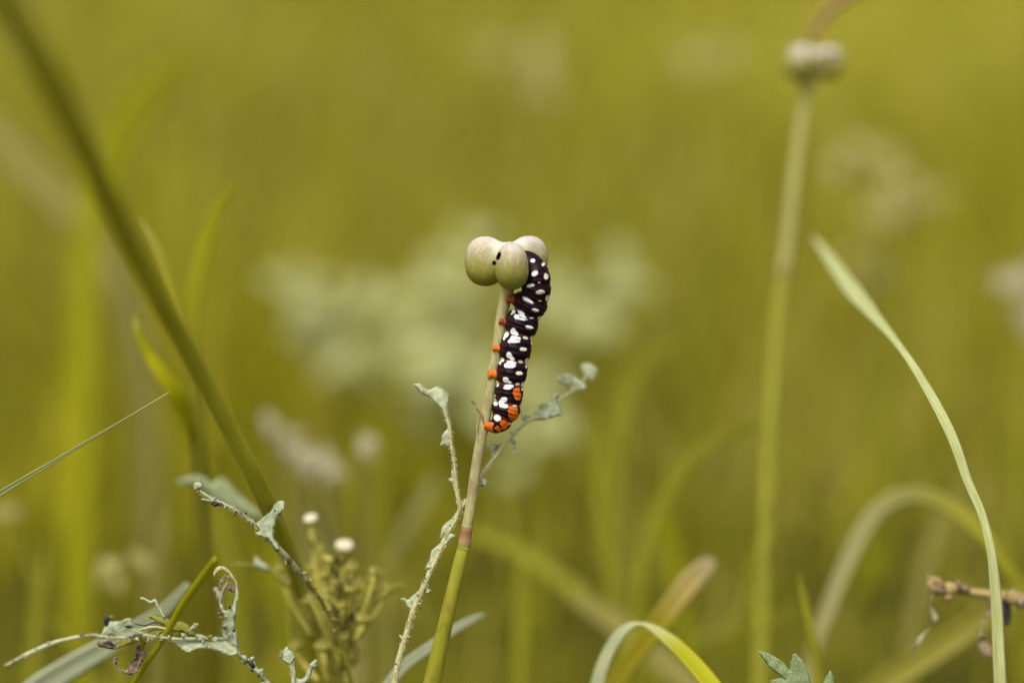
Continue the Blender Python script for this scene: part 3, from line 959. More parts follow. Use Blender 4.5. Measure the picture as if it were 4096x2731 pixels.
    LZ([(1015, 860), (1060, 832), (1110, 838), (1165, 828), (1140, 880), (1105, 925), (1065, 985), (1052, 930), (1040, 890)], -3.6, 10, rough=4)
    tube('leaf_stalk', [(*z3(1080, 920), -3.6), (*z3(1120, 950), -3.6)], [3, 4], M_silverstem, root, n=6, sides=8)
    LZ([(1265, 782), (1330, 826), (1312, 850), (1316, 900), (1288, 945), (1276, 940), (1292, 860), (1262, 830)], -4.6, 11, rough=3)
    LZ([(1255, 722), (1290, 728), (1300, 745), (1270, 765)], -5, 12, rough=2)
    LZ([(918, 1295), (950, 1215), (978, 1205), (1016, 1235), (1000, 1282), (955, 1292)], -2.2, 13, rough=3)
    def L4(pts, mm, seed, m=M_silver, **k):
        return outline_leaf('leaf', Z(z4, pts), mm, m, root, seed=seed, **k)
    L4([(640, 236), (585, 270), (545, 310), (528, 352), (524, 405), (560, 388), (600, 340), (625, 290)], -.2, 14, rough=3)
    L4([(525, 445), (462, 498), (430, 590), (404, 642), (432, 650), (480, 575), (520, 500)], .3, 15, rough=3)
    L4([(646, 385), (602, 366), (560, 440), (552, 490), (592, 440)], .6, 16, rough=2)
    L4([(188, 890), (240, 880), (262, 900), (345, 828), (362, 850), (330, 920), (305, 990), (262, 960), (240, 905)], .9, 17, rough=3)
    L4([(410, 800), (448, 820), (430, 850), (390, 850)], .6, 18, rough=2)
    L4([(190, 1180), (236, 1195), (232, 1225), (208, 1215)], 1.1, 19, rough=2)
    for x, y in ((690, 278), (398, 712), (388, 748), (195, 893), (365, 965)):
        t = tube('frass', [(*z4(x - 4, y), 1.6), (*z4(x + 4, y + 3), 1.6)], [4, 4.5], M_charred, root, n=5, sides=8, wob=.4)
    for x, y in ((627, 965), (628, 1003)):
        tube('frass', [(*z3(x, y - 10), -1.2), (*z3(x, y + 8), -1.2)], [3.5, 3.5], M_charred, root, n=5, sides=8, wob=.4)
sprig()

# ------------------------------------------------------------------ eaten leaf low on the left
def low_leaf():
    rach = [(*z5(40, 1045), 13), (*z5(200, 960), 12), (*z5(300, 910), 11.5), (*z5(450, 850), 10.5), (*z5(560, 825), 10), (*z5(720, 800), 9.5)] + \
           [(*z7(x, y), mm) for x, y, mm in ((300, 870, 8.5), (480, 878, 8), (620, 868, 7.2), (760, 852, 6.5), (950, 880, 5.5), (1150, 893, 4.6), (1350, 893, 3.8), (1500, 905, 3), (1640, 955, 2.4), (1800, 1050, 1.6), (1950, 1185, .8), (2130, 1384, 0))] + [(1130, 2850, 0)]
    w, r = path(rach[-2:], [12, 14], 5, True)
    root = thing('ragged_leaf_plant', 'ragged silver green leaf arching over a green grass stem, chewed to a forked tip', 'plant', w[-1])
    tube('leaf_rib', rach, [9, 9, 9, 8, 8, 8, 7, 7, 6.5, 6.5, 6.5, 7, 7.5, 8, 9, 10, 11, 12, 14], M_rib, root, n=110, ground=True, sides=10, wob=.3, seed=8)
    w, r = path(rach, [8] * len(rach), 150, False)
    hairs('hairs', w[45:], 8 * U, M_hair, root, per=3, length=(5, 14), seed=8)
    def L(pts, mm, seed, m=M_silver, name='leaf', **k):
        return outline_leaf(name, Z(z7, pts), mm, m, root, seed=seed, **k)
    L([(285, 862), (310, 800), (350, 722), (400, 690), (480, 702), (540, 680), (602, 658), (640, 700), (662, 762), (720, 812), (772, 850), (600, 884), (450, 884)], 8.2, 21, rough=3, slope=(-.12, -.25), rib=Z(z7, [(285, 868), (480, 878), (760, 852)]))
    L([(1068, 898), (1130, 968), (1200, 1018), (1240, 1052), (1320, 1020), (1440, 1000), (1560, 1020), (1660, 1062), (1740, 1082), (1812, 1062), (1800, 1000), (1720, 950), (1640, 880), (1540, 870), (1480, 880), (1400, 840), (1330, 838), (1352, 892), (1200, 890)], 3.4, 22, rough=3, slope=(-.1, .4), rib=Z(z7, [(1068, 895), (1350, 893), (1500, 905), (1640, 955), (1800, 1045)]))
    L([(1630, 985), (1636, 880), (1618, 770), (1652, 660), (1608, 560), (1596, 500), (1632, 512), (1655, 575), (1700, 575), (1738, 540), (1760, 470), (1776, 400), (1792, 300), (1806, 400), (1790, 540), (1775, 700), (1770, 780), (1798, 860), (1806, 1010), (1740, 1040), (1680, 1020)], 2.2, 23, rough=2.5, rib=Z(z7, [(1720, 1030), (1710, 860), (1670, 720), (1650, 600)]), slope=(0, -.1))
    tube('leaf_arm', [(*z7(x, y), mm) for x, y, mm in ((1772, 500, 2.2), (1788, 380, 2.4), (1786, 280, 2.6), (1745, 215, 2.9), (1700, 150, 3.1), (1640, 112, 3.3), (1590, 122, 3.4), (1550, 160, 3.5), (1542, 205, 3.5))], [5, 5, 5, 6, 7, 9, 9, 6, 2], M_silverstem, root, n=40, sides=8, wob=.4, seed=11, flat=.5)
    L([(1605, 520), (1560, 420), (1524, 340), (1545, 318), (1590, 322), (1604, 372), (1640, 310), (1670, 268), (1712, 258), (1690, 320), (1650, 390), (1636, 460), (1632, 520)], 1.6, 24, M_lilac, rough=3)
    L([(1672, 330), (1700, 300), (1776, 310), (1770, 380), (1740, 386), (1700, 352)], .4, 25, M_dryleaf, rough=3)
    L([(1590, 310), (1605, 240), (1660, 196), (1720, 204), (1770, 262), (1740, 262), (1690, 226), (1640, 250), (1610, 320)], 1.0, 26, M_dryleaf, rough=3)
    L([(788, 640), (860, 620), (960, 640), (1062, 690), (1180, 700), (1250, 735), (1300, 800), (1352, 866), (1300, 872), (1180, 820), (1080, 800), (990, 752), (900, 704)], 1.0, 27, M_undergreen, rough=3, rib=Z(z7, [(790, 640), (1000, 690), (1200, 770), (1340, 868)]), slope=(0, .2))
    L([(438, 1012), (470, 930), (490, 868), (640, 800), (800, 770), (960, 770), (1010, 790), (930, 850), (840, 905), (700, 925), (560, 972)], 3.0, 28, M_undergreen, rough=3, slope=(.1, .3), rib=Z(z7, [(440, 1010), (660, 880), (1000, 785)]))
    tube('leaf_arm', [(*z7(x, y), mm) for x, y, mm in ((655, 722, 4), (760, 745, 3.6), (880, 712, 3.2), (905, 716, 3))], [2, 2.5, 3, 2], M_charred, root, n=20, sides=8, wob=.4)
    tube('leaf_arm', [(*z7(x, y), mm) for x, y, mm in ((700, 800, 4.2), (800, 772, 3.8), (900, 762, 3.4), (1010, 785, 3))], [3, 5, 5.5, 5], M_silverstem, root, n=20, sides=8, wob=.4)
    L([(240, 948), (262, 912), (300, 935), (360, 905), (442, 952), (468, 930), (436, 1016), (330, 992), (262, 975)], 4.2, 29, M_dryleaf, rough=4, slope=(.1, 0))
    L([(414, 1140), (430, 1092), (462, 1090), (470, 1150), (462, 1200), (520, 1232), (580, 1222), (612, 1150), (640, 1135), (676, 1080), (668, 1010), (722, 938), (735, 990), (760, 1010), (796, 1055), (760, 1110), (700, 1250), (630, 1296), (540, 1272), (450, 1222)], 3.2, 30, M_dryleaf, rough=5)
    tube('leaf_arm', [(*z7(x, y), mm) for x, y, mm in ((775, 890, 5.8), (752, 960, 4.6), (738, 1010, 3.6))], [10, 9, 6], M_undergreen, root, n=10, sides=8)
    L([(318, 690), (340, 640), (375, 655), (372, 710), (350, 760), (330, 745)], 8.9, 31, M_charred, rough=3)
    L([(545, 752), (600, 738), (640, 752), (640, 770), (560, 772)], 8.9, 32, M_charred, rough=1)
    L([(375, 645), (420, 632), (420, 680), (385, 690)], 8.8, 33, M_undergreen, rough=2)
    tube('leaf_arm', [(*z7(x, y), mm) for x, y, mm in ((725, 440, 1), (780, 458, 1), (840, 488, 1), (882, 470, 1), (912, 520, 1), (945, 570, 1), (985, 650, 1.2))], [4, 5, 5, 7, 5, 4.5, 4.5], M_silver, root, n=36, sides=8, wob=.4, seed=13)
    L([(1262, 792), (1300, 742), (1318, 716), (1368, 722), (1345, 775), (1310, 800)], 2.4, 34, M_silver, rough=3)
    for i, (x, y) in enumerate(((1712, 545), (1755, 800), (1700, 1000), (1600, 985), (1880, 1150), (1960, 1240), (2030, 1300), (1330, 850))):
        tube('frass', [(*z7(x - 10, y), 3), (*z7(x + 12, y + 6), 3)], [5, 6], M_charred, root, n=5, sides=8, wob=.5, seed=i)
    frills(root, rach[6:], 30, (M_silver, M_undergreen, M_silver, M_rib, M_dryleaf), (12, 30), 0, .92, 5)
    frills(root, rach[:7], 6, (M_rib, M_undergreen), (8, 16), .1, .95, 6)
    frills(root, [(*z7(x, y), 2.4) for x, y in ((1720, 1020), (1700, 860), (1665, 720), (1610, 560))], 9, (M_silver, M_undergreen, M_dryleaf), (8, 20), 0, 1, 7)
    # torn leaf shreds running down the stalk
    for i, (a, b) in enumerate((((1830, 1075), (1905, 1150)), ((1900, 1140), (1990, 1230)), ((1980, 1225), (2080, 1320)), ((1920, 1130), (1990, 1110)), ((2020, 1280), (2085, 1230)))):
        tube('leaf_shred', [(*z7(*a), 1.6), (*z7((a[0] + b[0]) / 2 + 8, (a[1] + b[1]) / 2 - 12), 2), (*z7(*b), 1.4)], [4, 8, 3], M_silver if i != 1 else M_charred, root, n=12, sides=8, wob=.5, seed=i + 40, flat=.5)
low_leaf()

# ------------------------------------------------------------------ eaten leaf reaching up left of the buds
def mid_leaf():
    rach = [(*z6(x, y), mm) for x, y, mm in ((322, 185, 2), (345, 225, 2), (400, 265, 2), (450, 295, 2), (560, 342, 1.6), (650, 402, 1), (750, 475, .4), (830, 555, -.8), (900, 640, -2), (970, 712, -4), (1040, 800, -6.5), (1100, 870, -9), (1180, 975, -12), (1260, 1120, -15), (1340, 1330, -18))] + [(*z6(1400, 1568), -20), (1420, 2850, -20)]
    w, r = path(rach[-2:], [9, 10], 5, True)
    root = thing('gnawed_leaf', 'long gnawed silvery leaf rib pointing up toward the dark leaning stem', 'leaf', w[-1])
    tube('leaf_rib', rach[:12], [4, 5, 6, 6.5, 7, 8, 9, 12, 13, 13, 11, 9], M_rib, root, n=70, sides=10, wob=.3, seed=21)
    tube('leaf_stalk', rach[11:], [8.8, 8, 8, 8, 9, 10], M_undergreen, root, n=40, ground=True, sides=10, wob=.2, seed=22)
    w, r = path(rach[:11], [8] * 11, 110, False)
    hairs('hairs', w, 8 * U, M_hair, root, per=3, length=(5, 13), seed=22)
    frills(root, rach, 26, (M_silver, M_silver, M_undergreen, M_rib, M_dryleaf), (10, 26), .08, .72, 9)
    def L(pts, mm, seed, m=M_silver, **k):
        return outline_leaf('leaf', Z(z6, pts), mm, m, root, seed=seed, **k)
    L([(722, 462), (760, 440), (792, 408), (842, 372), (872, 318), (915, 296), (942, 312), (938, 355), (905, 388), (882, 432), (862, 492), (868, 565), (905, 630), (880, 640), (820, 560), (742, 538)], .6, 41, rough=2.5, rib=Z(z6, [(740, 470), (800, 510), (900, 640)]), slope=(0, .1))
    L([(305, 175), (335, 168), (366, 186), (352, 215), (322, 222), (304, 216)], 2.2, 42, rough=3)
    tube('leaf_arm', [(*z6(x, y), 2.2) for x, y in ((352, 140), (356, 160), (368, 178), (360, 205))], [1.2, 1.8, 2, 2.5], M_bract, root, n=16, sides=8)
    tube('leaf_arm', [(*z6(x, y), 2.2) for x, y in ((358, 288), (395, 292), (440, 300))], [4, 4.5, 4], M_silver, root, n=12, sides=8, wob=.3)
    L([(420, 318), (450, 302), (505, 318), (512, 332), (470, 332), (455, 342)], 2.2, 43, M_charred, rough=3)
    for i, (x, y) in enumerate(((595, 378), (668, 385), (870, 368), (905, 392), (806, 572))):
        tube('frass', [(*z6(x - 5, y), 1.6), (*z6(x + 6, y + 3), 1.6)], [3.5, 4], M_charred, root, n=5, sides=8, wob=.5, seed=i)
mid_leaf()

# ------------------------------------------------------------------ little two lobed leaf at the bottom edge
def little_leaf():
    p = [(*z6(1000, 1470), 1), (*z6(1000, 1560), 1), (*z6(1010, 1640), 1)]
    w, r = path(p, [8, 10, 10], 8, True)
    root = thing('small_forked_leaf', 'small silver green leaf on a thin forked stalk beside the bud stems', 'leaf', w[-1])
    tube('leaf_stalk', [(*z6(970, 1380), 1)] + p, [3, 6, 9, 10], M_silver, root, n=24, ground=True, sides=10, wob=.2)
    outline_leaf('leaf', Z(z6, [(908, 1395), (925, 1340), (955, 1312), (978, 1335), (1000, 1362), (1018, 1392), (990, 1432), (1000, 1490), (985, 1495), (972, 1445), (930, 1420)]), 1.2, M_silver, root, rib=Z(z6, [(955, 1320), (975, 1390), (985, 1480)]), rough=2, seed=51)
    outline_leaf('leaf', Z(z6, [(898, 1365), (915, 1335), (922, 1360), (915, 1408), (905, 1400)]), 1.5, M_dryleaf, root, rough=2, seed=52)
    outline_leaf('leaf', Z(z6, [(1005, 1520), (1040, 1538), (1075, 1530), (1092, 1480), (1118, 1430), (1155, 1402), (1170, 1408), (1162, 1446), (1130, 1475), (1120, 1520), (1100, 1560), (1040, 1590), (1000, 1570)]), .8, M_silver, root, rough=3, seed=53)
    w, r = path([(*z6(985, 1420), 1), (*z6(1000, 1530), 1)], [5, 8], 40, False)
    hairs('hairs', w, 6 * U, M_hair, root, per=3, length=(5, 11), seed=54)
little_leaf()

# ------------------------------------------------------------------ budding daisy plant
def lathe(profile, centre, axis, sides=18, wob=0.0, seed=0):
    axis = norm(np.asarray(axis, float))
    w = np.array([centre + axis * h for h, _ in profile])
    r = np.array([max(q, 1e-6) for _, q in profile])
    n = len(w)
    a = np.cross(axis, [0.3, .8, .1])
    a = a / np.linalg.norm(a)
    b = np.cross(axis, a)
    V = []
    for i in range(n):
        for j in range(sides):
            an = 2 * math.pi * j / sides
            k = 1 + wob * mnoise.noise(Vector((math.cos(an) * 3, math.sin(an) * 3, i * .8 + seed)))
            V.append(w[i] + (a * math.cos(an) + b * math.sin(an)) * r[i] * k)
    F = [(i * sides + j, i * sides + (j + 1) % sides, (i + 1) * sides + (j + 1) % sides, (i + 1) * sides + j) for i in range(n - 1) for j in range(sides)]
    F.append(tuple(range(sides - 1, -1, -1)))
    F.append(tuple((n - 1) * sides + j for j in range(sides)))
    return V, F

def bud(root, x, y, mm, size, open_, axis=(0, -.25, 1), seed=0):
    c = P(x, y, mm)
    u = size * U * (D0 - mm / 1000) / D0
    V, F = lathe([(-1.5 * u, .25 * u), (-1.1 * u, .62 * u), (-.5 * u, .85 * u), (-.1 * u, .95 * u), (.1 * u, .8 * u)], c, axis, wob=.15, seed=seed)
    b = mesh_obj('bud', V, F, M_bud, root)
    if open_:
        V, F = lathe([(-.15 * u, .98 * u), (.05 * u, 1.12 * u), (.3 * u, 1.05 * u), (.52 * u, .75 * u), (.62 * u, .35 * u), (.64 * u, .02 * u)], c, axis, wob=.12, seed=seed)
        mesh_obj('florets', V, F, M_petal, b)
    else:
        V, F = lathe([(0, .8 * u), (.35 * u, .62 * u), (.6 * u, .25 * u), (.66 * u, .02 * u)], c, axis, wob=.2, seed=seed)
        mesh_obj('bud_tip', V, F, M_bladeDull, b)

def bud_plant():
    MM = -31
    trunk = [(*z6(1330, 1180), MM), (*z6(1375, 1350), MM), (*z6(1400, 1568), MM), (1410, 2850, MM)]
    w, r = path(trunk[-2:], [16, 18], 5, True)
    root = thing('daisy_plant', 'branching olive plant with small white topped buds behind the gnawed leaves', 'plant', w[-1])
    tube('stem', trunk, [12, 15, 18, 20], M_bud, root, n=40, ground=True, sides=10, wob=.1)
    tube('stem', [(*z6(1100, 950), MM + 4), (*z6(1180, 1120), MM + 3), (*z6(1280, 1330), MM), (*z6(1390, 1568), MM)], [8, 10, 12, 14], M_bud, root, n=30, sides=8)
    tube('stem', [(*z6(880, 810), MM + 4), (*z6(1000, 950), MM + 4), (*z6(1100, 1130), MM + 3), (*z6(1230, 1380), MM), (*z6(1360, 1600), MM)], [5, 8, 11, 11, 12], M_undergreen, root, n=30, sides=8)
    tube('stem', [(*z6(1740, 890), MM), (*z6(1600, 990), MM), (*z6(1450, 1090), MM), (*z6(1400, 1200), MM), (*z6(1390, 1350), MM)], [4, 7, 10, 12, 10], M_undergreen, root, n=30, sides=8, wob=.2)
    tube('stem', [(*z6(1470, 1060), MM), (*z6(1410, 1110), MM), (*z6(1390, 1200), MM)], [9, 14, 10], M_charred, root, n=14, sides=8, wob=.3)
    buds = [(1120, 425, 27, 1), (1355, 615, 34, 1), (1280, 735, 34, 0), (1190, 1140, 22, 0), (1315, 1190, 24, 0), (1085, 985, 20, 0), (1250, 900, 22, 0), (1180, 620, 20, 0), (1455, 960, 24, 0), (1560, 930, 20, 0), (1650, 880, 16, 0), (1010, 690, 16, 0), (890, 760, 22, 0), (940, 850, 26, 0), (1240, 1020, 20, 0), (1340, 1010, 18, 0), (1560, 830, 18, 0)]
    for _ in range(20):
        t = rnd.random()
        buds.append((1290 + rnd.gauss(0, 150) * (1.15 - .55 * t), 640 + 720 * t, rnd.uniform(20, 34), 0))
    for i, (x, y, sz, op) in enumerate(buds):
        mm = MM + rnd.uniform(-6, 5)
        bx, by = z6(x, y)
        ax = (0.35 * (x - 1300) / 400, -.3, 1)
        bud(root, bx, by, mm, sz, op, ax, seed=i)
        tx, ty = z6(1300 + (x - 1300) * .45, max(y + 260, 1150 + (y - 400) * .2))
        tube('bud_stalk', [(bx - sz * .25 * ax[0], by + sz * 1.3, mm), ((bx * .6 + tx * .4), (by + ty) / 2 + 10, mm), (tx, ty, MM)], [sz * .3, sz * .34, 9], (M_bud, M_bud, M_undergreen)[i % 3], root, n=14, sides=8, wob=.2, seed=i)
    for i in range(46):
        y = rnd.uniform(720, 1500)
        cx = 1275 + (y - 700) * .15 + rnd.uniform(-30, 30)
        sd_ = rnd.choice((-1, 1))
        l = rnd.uniform(70, 190)
        an = rnd.uniform(.25, 1.1)
        dx, dy = sd_ * math.sin(an) * l, -math.cos(an) * l
        mm = MM + rnd.uniform(-6, 8)
        pts = [(*z6(cx + dx, y + dy), mm + 3), (*z6(cx + dx * .6 + 6, y + dy * .5), mm + 1), (*z6(cx, y), MM)]
        blade(pts, [3, rnd.uniform(14, 26), 9], (M_bud, M_undergreen, M_bladeDull, M_twig)[i % 4], n=12, ground=False, parent=root, name='leaflet', tilt=rnd.uniform(-50, 50))
    for pts in (((560, 738), (660, 745), (760, 758), (860, 800), (960, 905)), ((1120, 560), (1150, 640), (1180, 760), (1230, 900)), ((1100, 545), (1150, 660), (1210, 800)), ((1790, 870), (1700, 900), (1600, 990)), ((1530, 800), (1500, 900), (1450, 1040)), ((1660, 770), (1560, 860), (1480, 1000))):
        tube('twig', [(*z6(*p), MM + 3) for p in pts], [3] + [7] * (len(pts) - 1), M_undergreen, root, n=20, sides=8, wob=.3)
    outline_leaf('leaflet', Z(z6, [(725, 745), (735, 685), (775, 720), (840, 770), (800, 785)]), MM + 4, M_silver, root, rough=2, seed=83)
bud_plant()

# ------------------------------------------------------------------ fresh lobed leaf, bottom right
def fresh_leaf():
    rb = [(*z8(300, 1530), 1), (*z8(360, 1640), 1), (*z8(430, 1800), 1)]
    w, r = path(rb, [4, 7, 8], 8, True)
    root = thing('fresh_lobed_leaf', 'fresh grey green lobed leaf poking up in front of the stalk without caterpillar', 'leaf', w[-1])
    tube('leaf_stalk', rb, [3, 5, 7], M_fresh, root, n=20, ground=True, sides=8)
    outline_leaf('leaf', Z(z8, [(62, 1328), (130, 1340), (225, 1390), (280, 1440), (300, 1470), (306, 1410), (332, 1340), (385, 1382), (428, 1450), (462, 1570), (480, 1690), (430, 1760), (330, 1690), (240, 1610), (165, 1572), (163, 1545), (225, 1530), (268, 1538), (200, 1492), (130, 1430)]), 1.0, M_fresh, root,
                 rib=Z(z8, [(66, 1330), (190, 1430), (300, 1530), (360, 1620), (430, 1750)]), rough=2, curl=3, ribh=3, seed=61)
    outline_leaf('leaf', Z(z8, [(545, 1580), (575, 1520), (606, 1472), (625, 1515), (640, 1580), (630, 1680), (570, 1760), (480, 1740), (520, 1660)]), 1.2, M_fresh, root, rib=Z(z8, [(606, 1476), (585, 1590), (500, 1730)]), rough=2, seed=62)
fresh_leaf()

# ------------------------------------------------------------------ dried twig on the right
def twig():
    MM = -24
    ax = [(*z8(1370, 835), MM), (*z8(1450, 838), MM), (*z8(1560, 862), MM), (*z8(1700, 885), MM), (*z8(1880, 905), MM), (*z8(2068, 945), MM), (4230, 2440, MM), (4300, 2560, MM)]
    w, r = path(ax[-2:], [20, 20], 5, True)
    root = thing('withered_twig', 'withered brown twig with dangling shreds crossing behind the pale bent blade', 'twig', w[-1])
    tube('stem', ax, [12, 15, 17, 16, 20, 24, 24, 24], M_twig, root, n=60, ground=True, sides=10, wob=.35, seed=31)
    for i, (x, y, r_) in enumerate(((1395, 842, 32), (1430, 862, 26), (1512, 860, 34), (1556, 835, 26), (1495, 915, 22), (1620, 860, 20), (1980, 930, 30), (2040, 960, 30))):
        tube('clump', [(*z8(x - 26, y + 6), MM + 1), (*z8(x, y - 6), MM + 2), (*z8(x + 28, y + 4), MM + 1)], [r_ * .45, r_, r_ * .4], M_dryleaf if i % 2 else M_twig, root, n=12, sides=9, wob=.5, seed=i + 3)
    tube('shred', [(*z8(1345, 735), MM), (*z8(1355, 790), MM), (*z8(1385, 835), MM)], [3, 5, 7], M_twig, root, n=14, sides=8, wob=.3)
    tube('shred', [(*z8(x, y), MM + 2) for x, y in ((1395, 870), (1370, 930), (1360, 985), (1385, 1040), (1398, 1090), (1380, 1140), (1330, 1180), (1290, 1230), (1260, 1270), (1240, 1310), (1222, 1340))], [7, 5, 5, 9, 12, 3, 3.5, 10, 12, 5, 3], M_rib, root, n=60, sides=8, wob=.5, seed=8, flat=.6)
    outline_leaf('shred', Z(z8, [(1900, 930), (1960, 960), (1972, 1040), (1962, 1110), (1930, 1142), (1908, 1080), (1898, 1000)]), MM + 1, M_charred, root, rough=3, seed=71)
    outline_leaf('shred', Z(z8, [(1810, 960), (1830, 1040), (1770, 1090), (1755, 1180), (1780, 1260), (1840, 1300), (1840, 1370), (1770, 1366), (1726, 1290), (1740, 1180), (1760, 1080), (1790, 1030)]), MM, M_dryleaf, root, rough=4, seed=72)
    tube('shred', [(*z8(1760, 900), MM), (*z8(1790, 950), MM), (*z8(1815, 990), MM)], [10, 8, 6], M_dryleaf, root, n=10, sides=8, wob=.4)
twig()

# ------------------------------------------------------------------ second seed stalk, farther back
MM2 = -105
def second_stalk():
    st = [(*zt(512, 560), MM2), (*zt(490, 720), MM2), (*zt(455, 950), MM2), (*zt(425, 1200), MM2), (*zt(395, 1500), MM2), (*zm(330, 300), MM2)]
    st2 = [(*zm(331, 290), MM2), (*zm(310, 450), MM2), (*zm(290, 700), MM2), (*zm(270, 1000), MM2), (*zm(250, 1300), MM2), (*z8(125, 300), MM2), (*z8(100, 800), MM2), (*z8(75, 1568), MM2), (3025, 2900, MM2)]
    w, r = path(st2[-2:], [34, 35], 5, True)
    root = thing('seed_stalk', 'blurred tall pale stalk topped by a round lobed seed capsule, apart from the caterpillar', 'seed stalk', w[-1])
    tube('dry_stem', st, [19, 21, 23, 24, 24, 25], M_stemup2, root, n=50, sides=14)
    tube('stem_joint', [(*zm(336, 230), MM2 + .3), (*zm(330, 300), MM2 + .3)], [25.4, 26.4], M_pig, root, n=12, sides=14, grad=[(156, 148, 86), (148, 118, 74), (144, 134, 56)])
    tube('green_stem', st2, [26, 27, 28, 28, 29, 29, 30, 31, 32], M_stemlow, root, n=60, ground=True, sides=14)
    cc = P(*zt(535, 395), MM2)
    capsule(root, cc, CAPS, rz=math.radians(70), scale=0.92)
    nb = (*zt(520, 500), MM2)
    tube('capsule_neck', [(*zt(526, 440), MM2), (*zt(518, 520), MM2), (*zt(510, 590), MM2)], [42, 30, 20], MATS['neck_green'], root, n=10, sides=14)
    tube('withered_flower', [(*zt(540, 300), MM2 - 2), (*zt(552, 230), MM2 - 2), (*zt(585, 150), MM2 - 2), (*zt(640, 75), MM2 - 2), (*zt(720, 15), MM2 - 2), (*zt(800, -30), MM2 - 2), (*zt(900, -60), MM2 - 2)], [9, 14, 17, 19, 20, 14, 5], M_bract, root, n=30, sides=10, wob=.3)
second_stalk()

# ------------------------------------------------------------------ single grass blades and stems
rebase(tag(tube('grass_plant', [(-60, -160, 128), (30, 20, 120), (190, 300, 102), (360, 640, 78), (560, 1050, 50), (760, 1420, 27), (900, 1680, 14), (1010, 1890, 5), (1085, 2050, -6), (1140, 2180, -20), (1190, 2320, -42), (1225, 2460, -66), (1250, 2620, -88), (1260, 2800, -100)],
     [66, 64, 57, 50, 43, 38, 36, 36, 37, 35, 31, 27, 24, 22], M_bladeD, n=90, ground=True, sides=16), 'thick dark green stem leaning across from the gnawed leaf, blurring at its top', 'grass', 'separate grass blades among the plants'))
rebase(tag(tube('grass_plant', [(*z7(1560, 5), 17), (*z7(1420, 200), 13), (*z7(1200, 500), 8), (*z7(1055, 760), 4.5), (*z7(950, 930), 2.4), (*z7(800, 1150), 1), (*z7(640, 1390), 0), (440, 2850, -1)],
     [13, 17, 15.5, 13.5, 13, 12, 11, 11], M_bladeY, n=60, ground=True, sides=14), 'slim yellow green cut grass stem crossing the ragged leaf', 'grass', 'separate grass blades among the plants'))
BACK = -120
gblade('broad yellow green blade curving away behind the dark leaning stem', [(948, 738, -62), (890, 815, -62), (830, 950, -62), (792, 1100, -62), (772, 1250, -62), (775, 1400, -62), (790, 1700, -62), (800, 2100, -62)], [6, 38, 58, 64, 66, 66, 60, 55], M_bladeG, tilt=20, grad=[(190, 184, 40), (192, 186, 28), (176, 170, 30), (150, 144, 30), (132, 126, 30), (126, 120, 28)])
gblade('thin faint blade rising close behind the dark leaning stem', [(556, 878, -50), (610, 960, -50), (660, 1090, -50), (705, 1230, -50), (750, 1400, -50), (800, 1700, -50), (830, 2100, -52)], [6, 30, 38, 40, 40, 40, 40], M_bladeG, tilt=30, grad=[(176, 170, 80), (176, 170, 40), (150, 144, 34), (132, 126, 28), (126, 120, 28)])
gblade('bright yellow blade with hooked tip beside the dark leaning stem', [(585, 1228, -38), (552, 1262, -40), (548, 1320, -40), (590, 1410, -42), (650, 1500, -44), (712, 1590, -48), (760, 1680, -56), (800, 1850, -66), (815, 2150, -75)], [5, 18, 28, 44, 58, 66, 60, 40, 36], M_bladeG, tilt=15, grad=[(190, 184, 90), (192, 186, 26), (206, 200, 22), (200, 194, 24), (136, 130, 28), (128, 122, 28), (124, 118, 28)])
gblade('fine straw coloured blade tip tapering to a needle point', [(676, 1568, 0), (560, 1640, 0), (400, 1735, 1), (200, 1855, 3), (0, 1975, 6), (-200, 2110, 9), (-420, 2320, 12), (-560, 2600, 14)], [2, 7, 12, 18, 27, 34, 40, 44], M_bladeP, tilt=25, fold=.5)
gblade('broad pale grey blade under the ragged leaf', [(*z5(1480, 400), -34), (*z5(1290, 600), -34), (*z5(1080, 740), -34), (*z5(860, 880), -34), (*z5(600, 1030), -34), (*z5(330, 1200), -34), (20, 2860, -34)], [30, 50, 66, 84, 100, 110, 110], M_bladeS, tilt=20)
gblade('pale bent blade tapering to a hanging twisted tip', [(*zm(500, 62), -78), (*zm(560, 140), -70), (*zm(640, 250), -58), (*zm(745, 390), -43), (*zm(850, 515), -29), (*zm(960, 645), -17), (*zm(1060, 780), -7), (*zm(1135, 900), -4), (*zm(1225, 1060), -1), (*zm(1310, 1240), 2), (*z8(1640, 30), 4), (*z8(1750, 290), 6), (*z8(1815, 540), 8), (*z8(1848, 800), 9), (*z8(1868, 1100), 10), (*z8(1890, 1568), 12), (4010, 2900, 13)],
       [8, 34, 56, 70, 50, 30, 32, 38, 44, 44, 40, 36, 38, 45, 49, 53, 55], M_bladeP, tilt=20, fold=.45, n=90)
gblade('green blade arching over to touch the stalk without caterpillar', [(3075, 1698, -118), (2990, 1708, -116), (2890, 1748, -114), (2770, 1840, -112), (2670, 1970, -110), (2600, 2130, -108), (2560, 2330, -108), (2540, 2600, -108)], [14, 44, 52, 56, 58, 58, 56, 54], M_blade, tilt=20)
gblade('dull upright blade curving over behind the arching green blade', [(2740, 1350, -170), (2640, 1410, -170), (2545, 1500, -170), (2490, 1640, -168), (2465, 1850, -166), (2455, 2100, -164), (2470, 2350, -162), (2480, 2600, -160)], [14, 60, 66, 66, 66, 64, 60, 58], M_blade, tilt=15)
gblade('yellowish upright blade beside the dull curving blade', [(2372, 1640, -150), (2385, 1760, -150), (2400, 1950, -150), (2425, 2150, -150), (2460, 2350, -150), (2490, 2600, -150)], [8, 55, 70, 70, 66, 60], M_blade, tilt=15)
